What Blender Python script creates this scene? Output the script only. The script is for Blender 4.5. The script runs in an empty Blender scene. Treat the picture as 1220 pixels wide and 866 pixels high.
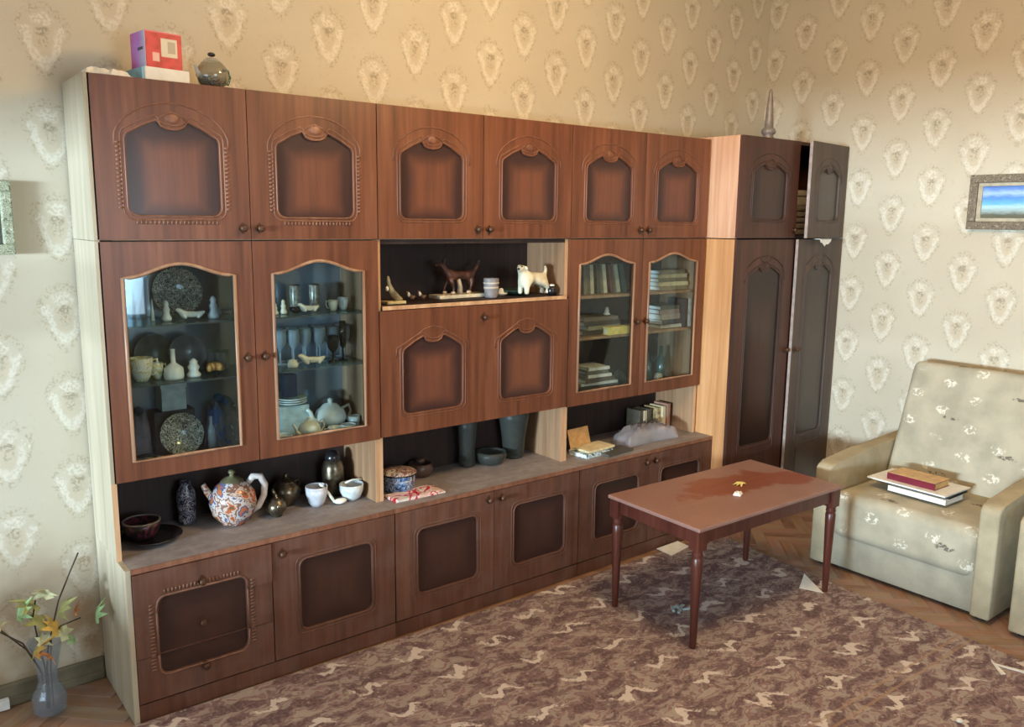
import bpy, bmesh, math, random
from mathutils import Vector, Matrix
PI = math.pi; cos = math.cos; sin = math.sin
random.seed(7)
S = bpy.context.scene; C = S.collection

# ------------------------------------------------------------ camera
cam_d = bpy.data.cameras.new('camera'); cam = bpy.data.objects.new('camera', cam_d); C.objects.link(cam)
S.camera = cam
cam_d.sensor_width = 36; cam_d.lens = 999.96*36/1220; cam_d.clip_start = .05
yaw, pitch, roll = .6704, -.1679, .0119
Fv = Vector((sin(yaw)*cos(pitch), cos(yaw)*cos(pitch), sin(pitch)))
R0 = Vector((cos(yaw), -sin(yaw), 0)); U0 = R0.cross(Fv)
Rv = R0*cos(roll)+U0*sin(roll); Uv = -R0*sin(roll)+U0*cos(roll)
M = Matrix((Rv, Uv, -Fv)).transposed().to_4x4(); M.translation = Vector((-.6428, -3.2422, 1.7508))
cam.matrix_world = M

# ------------------------------------------------------------ light
W = bpy.data.worlds.new('world'); S.world = W; W.use_nodes = True
W.node_tree.nodes['Background'].inputs[0].default_value = (.70, .82, 1, 1)
W.node_tree.nodes['Background'].inputs[1].default_value = 1.0
def area(name, loc, rot, sx, sy, power, col, spread=180):
    d = bpy.data.lights.new(name, 'AREA'); d.shape = 'RECTANGLE'; d.size = sx; d.size_y = sy
    d.energy = power; d.color = col; d.spread = math.radians(spread)
    o = bpy.data.objects.new(name, d); C.objects.link(o); o.location = loc; o.rotation_euler = rot; return o
# daylight outside the window of the left wall, warm ceiling lamp
area('window_daylight', (-9.0, -3.75, 1.55), (0, -PI/2, math.radians(21)), .6, 1.8, 1650, (.70, .86, 1.0))
area('window_skylight', (-3.1, -1.9, 1.4), (0, -PI/2, 0), 1.2, 2.2, 45, (.72, .87, 1.0))
area('added_front_fill', (.75, -5.6, 1.6), (PI/2, 0, 0), 1.6, 1.6, 60, (.78, .90, 1.0))  # added fill light behind the camera, outside a made-up front window
ld = bpy.data.lights.new('ceiling_lamp', 'POINT'); ld.energy = 72; ld.color = (1, .66, .31); ld.shadow_soft_size = .22
lo = bpy.data.objects.new('ceiling_lamp', ld); C.objects.link(lo); lo.location = (1.7, -1.7, 2.85)
S.view_settings.view_transform = 'Standard'; S.view_settings.look = 'None'
S.view_settings.exposure = 0.36; S.view_settings.gamma = 1; S.view_settings.use_curve_mapping = False

# ------------------------------------------------------------ node helper
def lin(c): return tuple((x/255/12.92 if x/255 <= .04045 else ((x/255+.055)/1.055)**2.4) for x in c)+(1,)
class N:
    def __init__(s, nt, k): s.nt = nt; s.k = k
    def m(s, op, *a):
        n = s.nt.nodes.new('ShaderNodeMath'); n.operation = op
        for i, v in enumerate((s,)+a):
            if isinstance(v, N): s.nt.links.new(v.k, n.inputs[i])
            else: n.inputs[i].default_value = v
        return N(s.nt, n.outputs[0])
    def __add__(s, o): return s.m('ADD', o)
    def __radd__(s, o): return s.m('ADD', o)
    def __sub__(s, o): return s.m('SUBTRACT', o)
    def __rsub__(s, o): return (s*-1)+o
    def __mul__(s, o): return s.m('MULTIPLY', o)
    def __rmul__(s, o): return s.m('MULTIPLY', o)
    def __truediv__(s, o): return s.m('DIVIDE', o)
    def floor(s): return s.m('FLOOR')
    def abs(s): return s.m('ABSOLUTE')
    def sqrt(s): return s.m('SQRT')
    def mod(s, v): return s.m('FLOORED_MODULO', v)
    def max(s, v): return s.m('MAXIMUM', v)
    def min(s, v): return s.m('MINIMUM', v)
    def clamp(s): return s.max(0.0).min(1.0)
    def ss(s, a, b):
        n = s.nt.nodes.new('ShaderNodeMapRange'); n.interpolation_type = 'SMOOTHSTEP'
        s.nt.links.new(s.k, n.inputs[0]); n.inputs[1].default_value = a; n.inputs[2].default_value = b
        return N(s.nt, n.outputs[0])
class Mat:
    def __init__(s, name):
        s.mt = bpy.data.materials.new(name); s.mt.use_nodes = True; s.nt = s.mt.node_tree
        s.b = s.nt.nodes['Principled BSDF']; s.out = s.nt.nodes['Material Output']
    def coord(s, kind='Object'):
        t = s.nt.nodes.new('ShaderNodeTexCoord'); s.vec = t.outputs[kind]
        x = s.nt.nodes.new('ShaderNodeSeparateXYZ'); s.nt.links.new(s.vec, x.inputs[0])
        return [N(s.nt, x.outputs[i]) for i in range(3)]
    def xyz(s, x, y, z):
        c = s.nt.nodes.new('ShaderNodeCombineXYZ')
        for i, v in enumerate((x, y, z)):
            if isinstance(v, N): s.nt.links.new(v.k, c.inputs[i])
            else: c.inputs[i].default_value = v
        return c.outputs[0]
    def noise(s, vec, scale=1, detail=2, rough=.5, dist=0):
        n = s.nt.nodes.new('ShaderNodeTexNoise'); s.nt.links.new(vec, n.inputs['Vector'])
        n.inputs['Scale'].default_value = scale; n.inputs['Detail'].default_value = detail
        n.inputs['Roughness'].default_value = rough; n.inputs['Distortion'].default_value = dist
        return N(s.nt, n.outputs[0])
    def voro(s, vec, scale=1, feature='F1', out='Distance'):
        n = s.nt.nodes.new('ShaderNodeTexVoronoi'); n.feature = feature; s.nt.links.new(vec, n.inputs['Vector'])
        n.inputs['Scale'].default_value = scale; return N(s.nt, n.outputs[out])
    def rnd(s):
        n = s.nt.nodes.new('ShaderNodeObjectInfo'); return N(s.nt, n.outputs['Random'])
    def ramp(s, f, stops, const=False):
        n = s.nt.nodes.new('ShaderNodeValToRGB'); s.nt.links.new(f.k, n.inputs[0]); cr = n.color_ramp
        if const: cr.interpolation = 'CONSTANT'
        while len(cr.elements) < len(stops): cr.elements.new(.5)
        for e, (p, c) in zip(cr.elements, stops): e.position = p; e.color = lin(c)
        return n.outputs[0]
    def mix(s, f, a, b, mode='MIX'):
        n = s.nt.nodes.new('ShaderNodeMix'); n.data_type = 'RGBA'; n.blend_type = mode
        if isinstance(f, N): s.nt.links.new(f.k, n.inputs[0])
        else: n.inputs[0].default_value = f
        for i, v in ((6, a), (7, b)):
            if isinstance(v, tuple): n.inputs[i].default_value = lin(v) if len(v) == 3 else v
            else: s.nt.links.new(v, n.inputs[i])
        return n.outputs[2]
    def col(s, v):
        if isinstance(v, tuple): s.b.inputs['Base Color'].default_value = lin(v)
        else: s.nt.links.new(v, s.b.inputs['Base Color'])
    def set(s, rough=.5, metal=0, spec=.5, **k):
        s.b.inputs['Roughness'].default_value = rough; s.b.inputs['Metallic'].default_value = metal
        s.b.inputs['Specular IOR Level'].default_value = spec
        for a, v in k.items(): s.b.inputs[a.replace('_', ' ')].default_value = v
    def bump(s, f, strength=.3, dist=.002):
        n = s.nt.nodes.new('ShaderNodeBump'); n.inputs['Strength'].default_value = strength; n.inputs['Distance'].default_value = dist
        s.nt.links.new(f.k, n.inputs['Height']); s.nt.links.new(n.outputs[0], s.b.inputs['Normal'])

def plain(name, c, rough=.5, metal=0, var=.12, scale=30, spec=.5):
    m = Mat(name); m.coord(); n = m.noise(m.vec, scale, 3)
    d = tuple(max(0, int(x*(1-var))) for x in c); l = tuple(min(255, int(x*(1+var*.6))) for x in c)
    m.col(m.ramp(n, [(.3, d), (.7, l)])); m.set(rough, metal, spec); return m.mt
def wood(name, dark, mid, light, rough=.42, axis='z', bump=.08, dust=0):
    m = Mat(name); x, y, z = m.coord(); r = m.rnd()*37
    if axis == 'z': v = m.xyz(x*34+r, y*34+r, z*1.6+r); v2 = m.xyz(x*7+r, y*7, z*.5+r)
    elif axis == 'x': v = m.xyz(x*1.6+r, y*34+r, z*34+r); v2 = m.xyz(x*.5+r, y*7, z*7+r)
    else: v = m.xyz(x*34+r, y*1.6+r, z*34+r); v2 = m.xyz(x*7+r, y*.5, z*7+r)
    g = m.noise(v, 1, 4, .6, .4); g2 = m.noise(v2, 1, 2, .5, .6)
    f = g*.6+g2*.4
    c = m.ramp(f, [(.34, dark), (.5, mid), (.66, light)])
    if dust:
        dn = m.noise(m.vec, 9, 4, .6).ss(.35, .7)*dust
        c = m.mix(dn, c, (150, 138, 132))
    m.col(c); m.set(rough); m.bump(g, bump, .001); return m.mt
def thin_glass(name, tint=(235, 242, 240), gloss=.03, rough=.02, milk=0, milk_c=(196, 204, 206)):
    m = Mat(name); nt = m.nt; nt.nodes.remove(m.b)
    tr = nt.nodes.new('ShaderNodeBsdfTransparent'); tr.inputs[0].default_value = lin(tint)
    gl = nt.nodes.new('ShaderNodeBsdfGlossy'); gl.inputs['Roughness'].default_value = rough; gl.inputs[0].default_value = (.9, .95, 1, 1)
    fr = nt.nodes.new('ShaderNodeLayerWeight'); fr.inputs[0].default_value = .5
    f = (N(nt, fr.outputs['Facing']).m('POWER', 4.0)*.45+gloss+.015).clamp()
    last = tr.outputs[0]
    if milk:
        df = nt.nodes.new('ShaderNodeBsdfDiffuse'); df.inputs[0].default_value = lin(milk_c)
        tl = nt.nodes.new('ShaderNodeBsdfTranslucent'); tl.inputs[0].default_value = lin(milk_c)
        m3 = nt.nodes.new('ShaderNodeMixShader'); m3.inputs[0].default_value = .4; nt.links.new(df.outputs[0], m3.inputs[1]); nt.links.new(tl.outputs[0], m3.inputs[2])
        m2 = nt.nodes.new('ShaderNodeMixShader'); m2.inputs[0].default_value = milk; nt.links.new(last, m2.inputs[1]); nt.links.new(m3.outputs[0], m2.inputs[2]); last = m2.outputs[0]
    mx = nt.nodes.new('ShaderNodeMixShader'); nt.links.new(f.k, mx.inputs[0]); nt.links.new(last, mx.inputs[1]); nt.links.new(gl.outputs[0], mx.inputs[2])
    nt.links.new(mx.outputs[0], m.out.inputs[0]); return m.mt

front = wood('brown_veneer', (82, 45, 30), (108, 63, 42), (128, 80, 56), .36)
base_front = wood('darker_brown_veneer', (74, 43, 31), (94, 58, 43), (110, 72, 55), .45, dust=.10)
ward_front = wood('dark_wardrobe_veneer', (58, 34, 26), (74, 44, 34), (92, 56, 44), .45)
ward_grey = wood('dusty_wardrobe_veneer', (66, 54, 48), (82, 66, 59), (96, 80, 72), .5)
mould = wood('carved_moulding_wood', (104, 66, 48), (130, 86, 65), (150, 106, 82), .45)
mould2 = wood('plain_moulding_wood', (92, 54, 37), (116, 71, 50), (136, 90, 68), .45)
ward_mould = wood('dark_wardrobe_moulding', (50, 31, 25), (66, 42, 34), (80, 54, 44), .5)
mould_low = wood('drawer_moulding_wood', (96, 62, 48), (118, 80, 62), (136, 96, 76), .5)
edge = wood('light_edge_banding', (170, 128, 92), (196, 154, 116), (214, 176, 140), .5)
pale = wood('pale_dusty_side_veneer', (158, 146, 124), (178, 166, 144), (194, 182, 160), .55)
orange = wood('orange_side_veneer', (186, 132, 84), (206, 152, 102), (220, 172, 124), .5)
pink = wood('pinkish_side_veneer', (190, 140, 108), (208, 162, 130), (222, 182, 152), .5)
inner = wood('tan_inner_board', (132, 98, 70), (154, 118, 88), (172, 138, 106), .55)
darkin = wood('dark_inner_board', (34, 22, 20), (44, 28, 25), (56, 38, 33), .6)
def worktop_mat():
    m = Mat('dusty_worktop'); x, y, z = m.coord(); v = m.xyz(x*2+m.rnd()*9, y*20, z)
    n = m.noise(v, 1, 4, .6); d = m.noise(m.vec, 22, 4, .7)
    c = m.ramp(n, [(.3, (120, 112, 112)), (.7, (146, 138, 139))]); c = m.mix(d.ss(.4, .7)*.45, c, (170, 165, 166))
    m.col(c); m.set(.65); return m.mt
worktop = worktop_mat()
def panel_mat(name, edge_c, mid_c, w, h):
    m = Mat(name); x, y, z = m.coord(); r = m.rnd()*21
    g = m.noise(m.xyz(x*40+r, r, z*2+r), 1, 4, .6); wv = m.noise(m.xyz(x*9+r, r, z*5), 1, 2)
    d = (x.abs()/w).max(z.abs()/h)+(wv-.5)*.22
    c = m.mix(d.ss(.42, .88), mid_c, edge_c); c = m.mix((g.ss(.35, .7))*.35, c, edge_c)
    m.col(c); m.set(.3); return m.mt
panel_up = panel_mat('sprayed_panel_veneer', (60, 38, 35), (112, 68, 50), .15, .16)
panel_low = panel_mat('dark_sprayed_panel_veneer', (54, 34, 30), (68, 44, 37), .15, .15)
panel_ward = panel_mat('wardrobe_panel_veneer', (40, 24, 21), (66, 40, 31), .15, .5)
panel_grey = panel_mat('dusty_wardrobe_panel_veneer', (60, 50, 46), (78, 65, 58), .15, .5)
trim_glass = wood('pale_glazing_bead', (134, 98, 74), (160, 122, 96), (182, 148, 122), .35)
brass = plain('tarnished_brass', (92, 64, 48), .5, .6)
steel = plain('tarnished_silver', (120, 110, 92), .3, .85, .3, 40)
pane_m = thin_glass('cabinet_glass', (240, 248, 250), .015, .02)
glassm = thin_glass('clear_glassware', (236, 242, 246), .03, .08, .34, (214, 226, 234))
frost = thin_glass('frosted_glassware', (196, 198, 192), .0, .4, .5, (104, 106, 100))
glass_dark = thin_glass('smoky_glass', (120, 128, 124), .05, .06, .2, (60, 64, 62))
glass_green = thin_glass('green_glass', (150, 186, 172), .05, .08, .3, (120, 150, 140))
shelf_glass = thin_glass('shelf_glass', (205, 228, 224), .04, .03, .12)
mirror = Mat('old_mirror'); mirror.col((150, 168, 184)); mirror.set(.10, .62); mirror = mirror.mt
white_p = plain('white_porcelain', (236, 236, 226), .18, 0, .05)
cream_p = plain('cream_porcelain', (230, 220, 192), .22, 0, .08)
white_paper = plain('white_paper', (236, 234, 228), .8, 0, .04)
cream_paper = plain('cream_paper', (222, 206, 164), .8, 0, .08)
grey_m = plain('grey_ceramic', (140, 134, 134), .5)
dark_m = plain('dark_glazed', (34, 30, 34), .25)
blk = plain('black_card', (28, 28, 30), .5)
def patchy(name, cols, scale=24, rough=.3, warp=1.2):
    m = Mat(name); m.coord(); n = m.noise(m.vec, scale, 3, .6, warp); k = len(cols)
    m.col(m.ramp(n, [(0 if i == 0 else .34+.32*i/k, c) for i, c in enumerate(cols)], True)); m.set(rough); return m.mt
painted = patchy('painted_pitcher_glaze', [(96, 84, 60), (172, 92, 56), (186, 170, 160), (128, 92, 76), (190, 184, 182), (100, 98, 124), (182, 104, 66)], 13, .2, .2)
blueflor = patchy('blue_flower_enamel', [(44, 60, 84), (84, 120, 160), (150, 176, 200), (60, 84, 120), (196, 204, 210)], 26, .25)
lidmix = patchy('mottled_pot_lid', [(120, 84, 76), (196, 164, 146), (90, 60, 54), (214, 206, 196)], 30)
crystal = patchy('cut_crystal_pattern', [(70, 74, 70), (170, 172, 160), (56, 60, 58), (206, 204, 190), (96, 100, 96)], 60, .15, .8)
pansy = patchy('blue_patterned_vase_glaze', [(20, 22, 40), (150, 150, 160), (24, 26, 44), (110, 112, 130)], 34)

# ------------------------------------------------------------ mesh helper
class B:
    def __init__(s): s.bm = bmesh.new()
    def box(s, x0, x1, y0, y1, z0, z1, M=None):
        v = [s.bm.verts.new((x, y, z)) for x in (x0, x1) for y in (y0, y1) for z in (z0, z1)]
        for f in ((0, 1, 3, 2), (4, 6, 7, 5), (0, 4, 5, 1), (2, 3, 7, 6), (0, 2, 6, 4), (1, 5, 7, 3)): s.bm.faces.new([v[i] for i in f])
        if M is not None:
            for q in v: q.co = M @ q.co
        return s
    def prism(s, poly, a0, a1, ax='y', M=None):
        def P(u, v, a): return {'y': (u, a, v), 'z': (u, v, a), 'x': (a, u, v)}[ax]
        A = [s.bm.verts.new(P(u, v, a0)) for u, v in poly]; Bv = [s.bm.verts.new(P(u, v, a1)) for u, v in poly]
        n = len(poly)
        s.bm.faces.new(A); s.bm.faces.new(Bv[::-1])
        for i in range(n): s.bm.faces.new((A[i], Bv[i], Bv[(i+1) % n], A[(i+1) % n]))
        if M is not None:
            for q in A+Bv: q.co = M @ q.co
        return s
    def ring_plate(s, outer, inn, a0, a1):
        """slab (front a0, back a1, x-z plane) with a hole; outer and inn are closed loops; joined as two halves"""
        def half(sg):
            o = [p for p in outer if p[0]*sg > 1e-6]; i = [p for p in inn if p[0]*sg > 1e-6]
            o.sort(key=lambda p: math.atan2(p[0]*sg, p[1]-oc)); i = [p for p in inn if p[0]*sg > 1e-6]
            if sg < 0: i = i[::-1]
            return o, i
        oc = (outer[0][1]+outer[2][1])/2
        ot = max(p[1] for p in outer); ob = min(p[1] for p in outer)
        mid = [p for p in inn if abs(p[0]) < 1e-6]; it = max(p[1] for p in mid); ib = min(p[1] for p in mid)
        for sg in (1, -1):
            o, i = half(sg)
            if i and i[0][1] < i[-1][1]: i = i[::-1]
            poly = [(0, ot)]+o+[(0, ob), (0, ib)]+i[::-1]+[(0, it)]
            if sg < 0: poly = poly[::-1]
            s.prism(poly, a0, a1)
        return s
    def lathe(s, prof, c=(0, 0, 0), n=24, M=None):
        rings = []; allv = []
        for r, z in prof:
            if r < 1e-5: rr = [s.bm.verts.new((c[0], c[1], c[2]+z))]
            else: rr = [s.bm.verts.new((c[0]+r*cos(2*PI*k/n), c[1]+r*sin(2*PI*k/n), c[2]+z)) for k in range(n)]
            rings.append(rr); allv += rr
        for a, b in zip(rings, rings[1:]):
            for k in range(n):
                k2 = (k+1) % n
                if len(a) == 1 and len(b) == 1: continue
                if len(a) == 1: s.bm.faces.new((a[0], b[k2], b[k]))
                elif len(b) == 1: s.bm.faces.new((a[k], a[k2], b[0]))
                else: s.bm.faces.new((a[k], a[k2], b[k2], b[k]))
        if M is not None:
            for q in allv: q.co = M @ q.co
        return s
    def tube(s, pts, r, n=8, closed=False, M=None):
        pts = [Vector(p) for p in pts]; L = len(pts); rings = []; allv = []
        rr = r if isinstance(r, (list, tuple)) else [r]*L
        up = Vector((.13, .97, .2))
        for i, p in enumerate(pts):
            if closed: t = pts[(i+1) % L]-pts[i-1]
            else: t = pts[min(i+1, L-1)]-pts[max(i-1, 0)]
            t.normalize(); a = t.cross(up)
            if a.length < 1e-3: a = t.cross(Vector((1, 0, 0)))
            a.normalize(); b = t.cross(a)
            ring = [s.bm.verts.new(p+(a*cos(2*PI*k/n)+b*sin(2*PI*k/n))*rr[i]) for k in range(n)]; rings.append(ring); allv += ring
        for i in range(L if closed else L-1):
            a, b = rings[i], rings[(i+1) % L]
            for k in range(n): s.bm.faces.new((a[k], a[(k+1) % n], b[(k+1) % n], b[k]))
        if not closed:
            s.bm.faces.new(rings[0][::-1]); s.bm.faces.new(rings[-1])
        if M is not None:
            for q in allv: q.co = M @ q.co
        return s
    def ball(s, c, r, sx=1, sy=1, sz=1, n=12):
        prof = [(r*sin(PI*k/8), -r*cos(PI*k/8)*sz) for k in range(9)]
        prof[0] = (0, -r*sz); prof[-1] = (0, r*sz)
        M = Matrix.Translation(c) @ Matrix.Diagonal((sx, sy, 1, 1)); return s.lathe(prof, n=n, M=M)
WO = {}
def thing(name, label, cat, loc, rotz=0, group=None):
    o = bpy.data.objects.new(name, None); o.empty_display_size = .05; C.objects.link(o)
    o.location = loc; o.rotation_euler = (0, 0, rotz); o['label'] = label; o['category'] = cat
    if group: o['group'] = group
    WO[o.name] = Vector(loc); return o
def part(name, b, mat, parent=None, origin=None, smooth=False, bevel=0, world=True, loc=None, rot=None, label=None, kind=None, sub=0):
    """build one mesh object; world=True: the mesh was written in room coordinates and is shifted to its parent"""
    bm = b.bm if isinstance(b, B) else b
    bmesh.ops.recalc_face_normals(bm, faces=bm.faces)
    pw = WO.get(parent.name, Vector((0, 0, 0))) if (parent and world) else Vector((0, 0, 0))
    if world:
        og = Vector(origin) if origin is not None else pw
        bmesh.ops.translate(bm, verts=bm.verts, vec=-og); L = og-pw
    else: og = Vector((0, 0, 0)); L = Vector(loc) if loc else Vector((0, 0, 0))
    me = bpy.data.meshes.new(name); bm.to_mesh(me); bm.free()
    me.materials.append(mat)
    if smooth:
        for p in me.polygons: p.use_smooth = True
        if smooth == 'auto':
            try: me.set_sharp_from_angle(angle=math.radians(40))
            except Exception: pass
    o = bpy.data.objects.new(name, me); C.objects.link(o); o.parent = parent; o.location = L
    if rot: o.rotation_euler = rot
    if world: WO[o.name] = og
    if bevel:
        md = o.modifiers.new('bevel', 'BEVEL'); md.width = bevel; md.segments = 2; md.limit_method = 'ANGLE'; md.angle_limit = .7
    if sub:
        md = o.modifiers.new('sub', 'SUBSURF'); md.levels = sub; md.render_levels = sub
    if label: o['label'] = label
    if kind: o['kind'] = kind
    return o
def single(name, b, mat, label, cat, loc, rotz=0, group=None, smooth=True, bevel=0, rot=None, sub=0):
    """a thing that is one mesh; b in local coordinates"""
    o = part(name, b, mat, None, smooth=smooth, bevel=bevel, world=False, loc=loc, rot=rot or (0, 0, rotz), label=label, sub=sub)
    o['category'] = cat
    if group: o['group'] = group
    return o
def copy_thing(o, loc, rotz=0, label=None):
    r = o.copy(); C.objects.link(r); r.location = loc; r.rotation_euler = (0, 0, rotz)
    if label: r['label'] = label
    for ch in o.children:
        c = ch.copy(); C.objects.link(c); c.parent = r
        for g in ch.children:
            d = g.copy(); C.objects.link(d); d.parent = c
    return r
def skin(name, joints, edges, mat, parent=None, loc=(0, 0, 0), rotz=0, scale=1, sub=2):
    me = bpy.data.meshes.new(name)
    me.from_pydata([tuple(a*scale for a in j[:3]) for j in joints], edges, [])
    o = bpy.data.objects.new(name, me); C.objects.link(o); me.materials.append(mat)
    sk = o.modifiers.new('skin', 'SKIN'); sk.use_smooth_shade = True
    lay = me.skin_vertices[0] if me.skin_vertices else None
    if lay is None:
        bm = bmesh.new(); bm.from_mesh(me); bm.verts.layers.skin.verify(); bm.to_mesh(me); bm.free(); lay = me.skin_vertices[0]
    for i, j in enumerate(joints):
        lay.data[i].radius = (j[3]*scale, j[3]*scale); lay.data[i].use_root = (i == 0)
    sb = o.modifiers.new('sub', 'SUBSURF'); sb.levels = sub; sb.render_levels = sub
    o.parent = parent; o.location = loc; o.rotation_euler = (0, 0, rotz); return o
def struct(name, b, mat, **k): return part(name, b, mat, kind='structure', **k)

# ------------------------------------------------------------ the room
XR = 4.150; XL = -2.6; YF = -5.3; ZC = 3.25
def ywall(x): return .085+.0243*x
def wallpaper(name, u0, z0, axis):
    m = Mat(name); x, y, z = m.coord(); u = x if axis == 'x' else y
    a, b = .2135, .3145
    n1 = m.noise(m.vec, 38, 3, .6)-.5; n2 = m.noise(m.vec, 95, 2, .6)
    un = u+n1*.034; zn = z+(m.noise(m.vec, 31, 3, .6)-.5)*.034
    t = (un-u0)/a; ci = (t+.5).floor(); du = (t-ci)*a
    tz = (zn-z0)/b-ci.mod(2.0)*.5; dz = (tz-(tz+.5).floor())*b
    hw = ((dz+.095)*.21+.036).max(.03).min(.068)
    q = ((du/hw).m('POWER', 2.0)+(dz/.090).m('POWER', 2.0)).sqrt()
    low = 1-dz.ss(.012, .05)
    ring = q.ss(.50, .74)*(1-q.ss(.96, 1.12))*(low*.9+.1)*((n2-.30)*4).clamp()
    wing = (((du.abs()-.056)/.020).m('POWER', 2.0)+((dz-.032)/.020).m('POWER', 2.0)).sqrt()
    cr1 = ((du/.040).m('POWER', 2.0)+((dz-.068)/.026).m('POWER', 2.0)).sqrt()
    crown = ((1-wing.ss(.6, 1.15)).max(1-cr1.ss(.6, 1.15)))*n2.ss(.40, .56)
    light = ring.max(crown)
    fringe = q.ss(1.02, 1.15)*(1-q.ss(1.25, 1.5))*n2.ss(.48, .62)*(1-crown)
    qc = ((du/.026).m('POWER', 2.0)+((dz-.030)/.017).m('POWER', 2.0)).sqrt()
    q3 = ((du/.022).m('POWER', 2.0)+((dz-.002)/.030).m('POWER', 2.0)).sqrt()
    core = ((1-qc.ss(.6, 1.2))*n2.ss(.38, .56)).max((1-q3.ss(.5, 1.2))*n2.ss(.44, .6)*.7)
    inside = (1-q.ss(.45, .75))
    spots = m.noise(m.vec, 26, 3, .7).ss(.58, .72)*.3
    broad = m.noise(m.vec, 2.2, 3, .5)
    c = m.ramp(broad, [(.3, (198, 187, 166)), (.7, (206, 196, 176))])
    c = m.mix(spots, c, (186, 174, 146))
    c = m.mix(fringe*.7, c, (172, 158, 132))
    c = m.mix(inside*.4, c, (206, 190, 164))
    c = m.mix(light*.68, c, (228, 221, 206))
    c = m.mix(core*.7, c, (146, 134, 114))
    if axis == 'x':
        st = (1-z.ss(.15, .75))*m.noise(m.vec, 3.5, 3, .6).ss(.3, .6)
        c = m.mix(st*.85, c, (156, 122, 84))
    m.col(c); m.set(.75, 0, .25); m.bump(light+n2*.3, .25, .0015); return m.mt
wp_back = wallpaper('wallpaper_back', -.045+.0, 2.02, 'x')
wp_right = wallpaper('wallpaper_right', -.510, 1.652, 'y')
plaster = plain('white_plaster', (226, 220, 206), .9, 0, .04, 4)
def quadwall(p0, p1, z0, z1, th):
    d = Vector((p1[0]-p0[0], p1[1]-p0[1], 0)).normalized(); nrm = Vector((-d.y, d.x, 0))*th
    poly = [(p0[0], p0[1]), (p1[0], p1[1]), (p1[0]+nrm.x, p1[1]+nrm.y), (p0[0]+nrm.x, p0[1]+nrm.y)]
    return B().prism(poly, z0, z1, 'z')
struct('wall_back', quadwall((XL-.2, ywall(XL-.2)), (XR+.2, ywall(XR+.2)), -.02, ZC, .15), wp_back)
struct('wall_right', B().box(XR, XR+.15, YF-.2, ywall(XR)+.001, -.02, ZC), wp_right)
struct('ceiling', B().box(XL-.2, XR+.2, YF-.2, .4, ZC, ZC+.1), plaster)
# front wall behind the camera with an added window opening for fill light (x -2..-.4)
def wall_with_window(name, ax, pos, th, a0, a1, w0, w1, zl, zh, mat):
    b = B()
    def bx(u0, u1, z0, z1):
        if ax == 'y': b.box(u0, u1, pos-th, pos, z0, z1)
        else: b.box(pos-th, pos, u0, u1, z0, z1)
    bx(a0, w0, -.02, ZC); bx(w1, a1, -.02, ZC); bx(w0, w1, -.02, zl); bx(w0, w1, zh, ZC)
    return struct(name, b, mat)
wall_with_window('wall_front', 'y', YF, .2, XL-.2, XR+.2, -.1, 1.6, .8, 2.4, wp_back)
wall_with_window('wall_left', 'x', XL, .25, YF-.2, ywall(XL), -3.2, -.55, .72, 1.97, wp_right)
def window(name, ax, pos, w0, w1, zl, zh):
    b = B(); t = .03
    def bx(u0, u1, z0, z1, d=.03):
        if ax == 'y': b.box(u0, u1, pos-d, pos+d, z0, z1)
        else: b.box(pos-d, pos+d, u0, u1, z0, z1)
    for k in range(3):
        u = w0+(w1-w0)*k/2; uu = min(max(u, w0+t), w1-t); bx(uu-t, uu+t, zl, zh)
    bx(w0, w1, zl, zl+.06); bx(w0, w1, zh-.06, zh); bx(w0, w1, zh-.5, zh-.46)
    o = struct(name, b, plain(name+'_paint', (230, 228, 220), .4))
    p = B()
    if ax == 'y': p.box(w0+.03, w1-.03, pos-.003, pos+.003, zl+.05, zh-.05)
    else: p.box(pos-.003, pos+.003, w0+.03, w1-.03, zl+.05, zh-.05)
    part('window_pane', p, thin_glass(name+'_glass', (246, 250, 250), .01), o)
window('window_1', 'x', XL-.15, -3.2, -.55, .72, 1.97)
window('added_front_window', 'y', YF-.12, -.1, 1.6, .8, 2.4)  # unseen window, added to let the front fill light in

# floor and parquet blocks
def parquet_base():
    m = Mat('parquet_wood_floor'); x, y, z = m.coord(); s = .70710678
    u = (x+y)*s; v = (x-y)*s
    k = (u/.06).floor(); n = m.noise(m.xyz(k*3.7, v*2, 0), 1, 2)
    m.col(m.ramp(n, [(.3, (128, 92, 68)), (.7, (164, 128, 100))])); m.set(.5); return m.mt
floor = struct('floor', B().box(XL-.2, XR+.1, YF-.2, .3, -.05, -.004), parquet_base())
plank_m = [wood('parquet_block_'+n, *c, .45, 'x', .1, .55) for n, c in (('brown', ((116, 78, 54), (142, 100, 72), (160, 118, 88))), ('pinkish', ((140, 98, 78), (164, 122, 100), (178, 140, 118))), ('tan', ((130, 100, 72), (156, 124, 94), (172, 142, 112))))]
pl_me = []
for mt in plank_m:
    b = B().box(-.139, .139, -.0335, .0335, -.006, .0)
    bmesh.ops.bevel(b.bm, geom=[e for e in b.bm.edges if all(v.co.z > -.001 for v in e.verts)], offset=.0015, segments=1, affect='EDGES')
    bmesh.ops.recalc_face_normals(b.bm, faces=b.bm.faces)
    me = bpy.data.meshes.new('plank'); b.bm.to_mesh(me); b.bm.free(); me.materials.append(mt); pl_me.append(me)
def inreg(x, y):
    if -.75 < x < .02 and -.45 < y < .02+.0243*x+.02: return True
    if 2.9 < x < 3.35 and -2.45 < y < -.40: return True
    if 3.3 < x < 4.08 and -1.02 < y < -.40: return True
    if 3.3 < x < 3.95 and -2.0 < y < -1.8: return True
    return False
wd, ln = .0675, .2785; cnt = 0
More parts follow.
